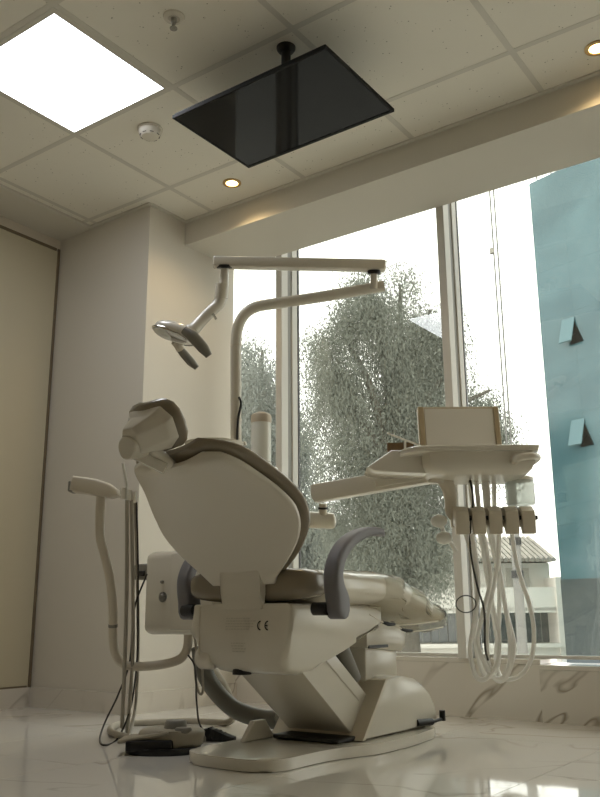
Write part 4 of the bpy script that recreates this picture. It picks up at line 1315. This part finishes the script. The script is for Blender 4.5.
# glass tower
DTW = 27.0
cl = P(548, 420, DTW)
az = math.radians(16)
TXv = Vector((0.96, -0.28, 0)).normalized()      # along the facade, coming nearer to the right
TYv = Vector((0.28, 0.96, 0)).normalized()
def proj(p):
    v = p - CAM
    z = v.dot(_fw)
    return 300 + v.dot(_r) / z * F_PX, 398.5 - v.dot(_u) / z * F_PX
zt = cl.z
for _ in range(60):                              # roof height so that the corner meets the photograph's
    if proj(Vector((cl.x, cl.y, zt)))[1] > 188: zt += 0.25
MTw = axes_M((cl.x, cl.y, 0), TXv, TYv, (0, 0, 1))
def tower_mat():
    m = bpy.data.materials.new('teal_tower_glass')
    m.use_nodes = True
    nt = m.node_tree
    N, L = nt.nodes, nt.links
    b = N['Principled BSDF']
    b.inputs['Roughness'].default_value = 0.12
    b.inputs['Metallic'].default_value = 0.0
    b.inputs['Specular IOR Level'].default_value = 0.6
    geo = N.new('ShaderNodeNewGeometry')
    n = N.new('ShaderNodeTexNoise'); n.inputs['Scale'].default_value = 0.35; n.inputs['Detail'].default_value = 5
    n.inputs['Distortion'].default_value = 1.5
    L.new(geo.outputs['Position'], n.inputs['Vector'])
    cr = N.new('ShaderNodeValToRGB')
    cr.color_ramp.elements[0].position = 0.35; cr.color_ramp.elements[0].color = lin((54, 84, 91))
    cr.color_ramp.elements[1].position = 0.72; cr.color_ramp.elements[1].color = lin((78, 108, 114))
    L.new(n.outputs['Fac'], cr.inputs['Fac'])
    L.new(cr.outputs['Color'], b.inputs['Base Color'])
    return m
TEAL = tower_mat()
tw = thing('glass_tower', Vector((cl.x, cl.y, GZ)), 'tall teal glass office tower with open awning windows', 'building')
finish('core', frame_bm(box_bm(0.05, 13.0, 0.08, 9.0, GZ, zt - 0.1), MTw), mat('tower_core', (84, 124, 130), 0.6), tw, smooth=0)
PW, PH = 1.25, 1.65
rows = int((zt - (-0.3)) / PH) + 1
open_px = [(573, 330), (583, 432), (560, 240)]
open_cells = []
for (a, b_) in open_px[:2]:
    d = ray(a, b_)
    tpar = (Vector((cl.x, cl.y, 0)) - CAM).dot(TYv) / d.dot(TYv)
    q = CAM + d * tpar
    open_cells.append(((q - Vector((cl.x, cl.y, 0))).dot(TXv), q.z))
pm = None
for i in range(9):
    for j in range(rows + 1):
        z1 = zt - j * PH
        z0 = z1 - PH
        if z1 < 3.0:
            continue
        o_ = finish('glass_panel', frame_bm(box_bm(i * PW + 0.0015, (i + 1) * PW - 0.0015, 0.0, 0.05, z0 + 0.0015, z1 - 0.0015), MTw), TEAL, tw, smooth=0) if pm is None else None
        if pm is None:
            pm = o_
            ref_i, ref_z = i, z1
        else:
            o_ = pm.copy()
            COL.objects.link(o_)
            o_.parent = tw
            o_.matrix_parent_inverse = pm.matrix_parent_inverse.copy()
            o_.location = pm.location + TXv * ((i - ref_i) * PW) + Vector((0, 0, z1 - ref_z))
for (lx, lz) in open_cells:
    aw = finish('awning_sash', frame_bm(prism_bm([(-0.015, lz + 0.42), (-0.30, lz - 0.40), (-0.27, lz - 0.42), (-0.005, lz + 0.38)], 'x', lx - 0.36, lx + 0.10), MTw), mat('sash_glass', (84, 112, 118), 0.35, spec=0.3), tw, smooth=0)
    finish('opening_shade', frame_bm(prism_bm([(lx + 0.02, lz + 0.42), (lx + 0.34, lz - 0.44), (lx - 0.12, lz - 0.46)], 'y', -0.02, 0.0), MTw), mat('opening_dark', (16, 17, 17), 0.9, spec=0.1), tw, smooth=0)  # flat black wedge painted for the unlit gap beside the sash
    finish('sash_stay', frame_bm(rod_bm((lx + 0.09, -0.01, lz - 0.10), (lx + 0.09, -0.27, lz - 0.40), 0.02, 6), MTw), MATS['opening_dark'], aw, smooth=0)
finish('street_front', frame_bm(box_bm(0.0, 13.0, -0.03, 0.09, GZ, zt - PH * math.floor((zt - 3.0) / PH + 1.0) + 0.0), MTw), mat('low_reflection_glass', (56, 66, 67), 0.25, spec=0.4), tw, smooth=0)  # dark lower front; reflections of low surroundings put into its colour
for k in range(7):
    x_ = 0.15 + k * 0.55
    finish('roof_mast', frame_bm(rod_bm((x_, 0.3, zt - 0.1), (x_ + random.uniform(-.1, .1), 0.3, zt + random.uniform(0.7, 1.3)), 0.025, 6), MTw), CABLE, tw)

# utility pole with cables above
DU = 14.0
pu = P(522, 640, DU)
up0 = Vector((pu.x, pu.y, GZ))
ptop = z_row(pu.x, pu.y, 470)
util = thing('utility_pole', up0, 'grey street utility pole with twin risers in front of the white house', 'utility pole')
finish('shaft', rod_bm(up0, Vector((pu.x, pu.y, ptop)), 0.095, 14, r1=0.075), mat('pole_grey', (116, 115, 111), 0.7), util)
for py_ in (545, 578):
    zz = z_row(pu.x, pu.y, py_)
    finish('band', rod_bm(Vector((pu.x, pu.y, zz)), Vector((pu.x, pu.y, zz + 0.12)), 0.10, 14), BLACK, util)
for dx in (-0.03, 0.045):
    q = Vector((pu.x, pu.y, 0)) + ux * dx
    finish('riser', rod_bm(Vector((q.x, q.y, ptop - 0.4)), Vector((q.x, q.y, z_row(q.x, q.y, 150))), 0.016, 8), mat('riser_grey', (96, 95, 92), 0.6), util)
q = Vector((pu.x, pu.y, z_row(pu.x, pu.y, 251))) - ux * 0.07
finish('junction_box', frame_bm(box_bm(-0.03, 0.04, -0.04, 0.04, -0.05, 0.05), view_M(q)), GREY_P, util, smooth=0)
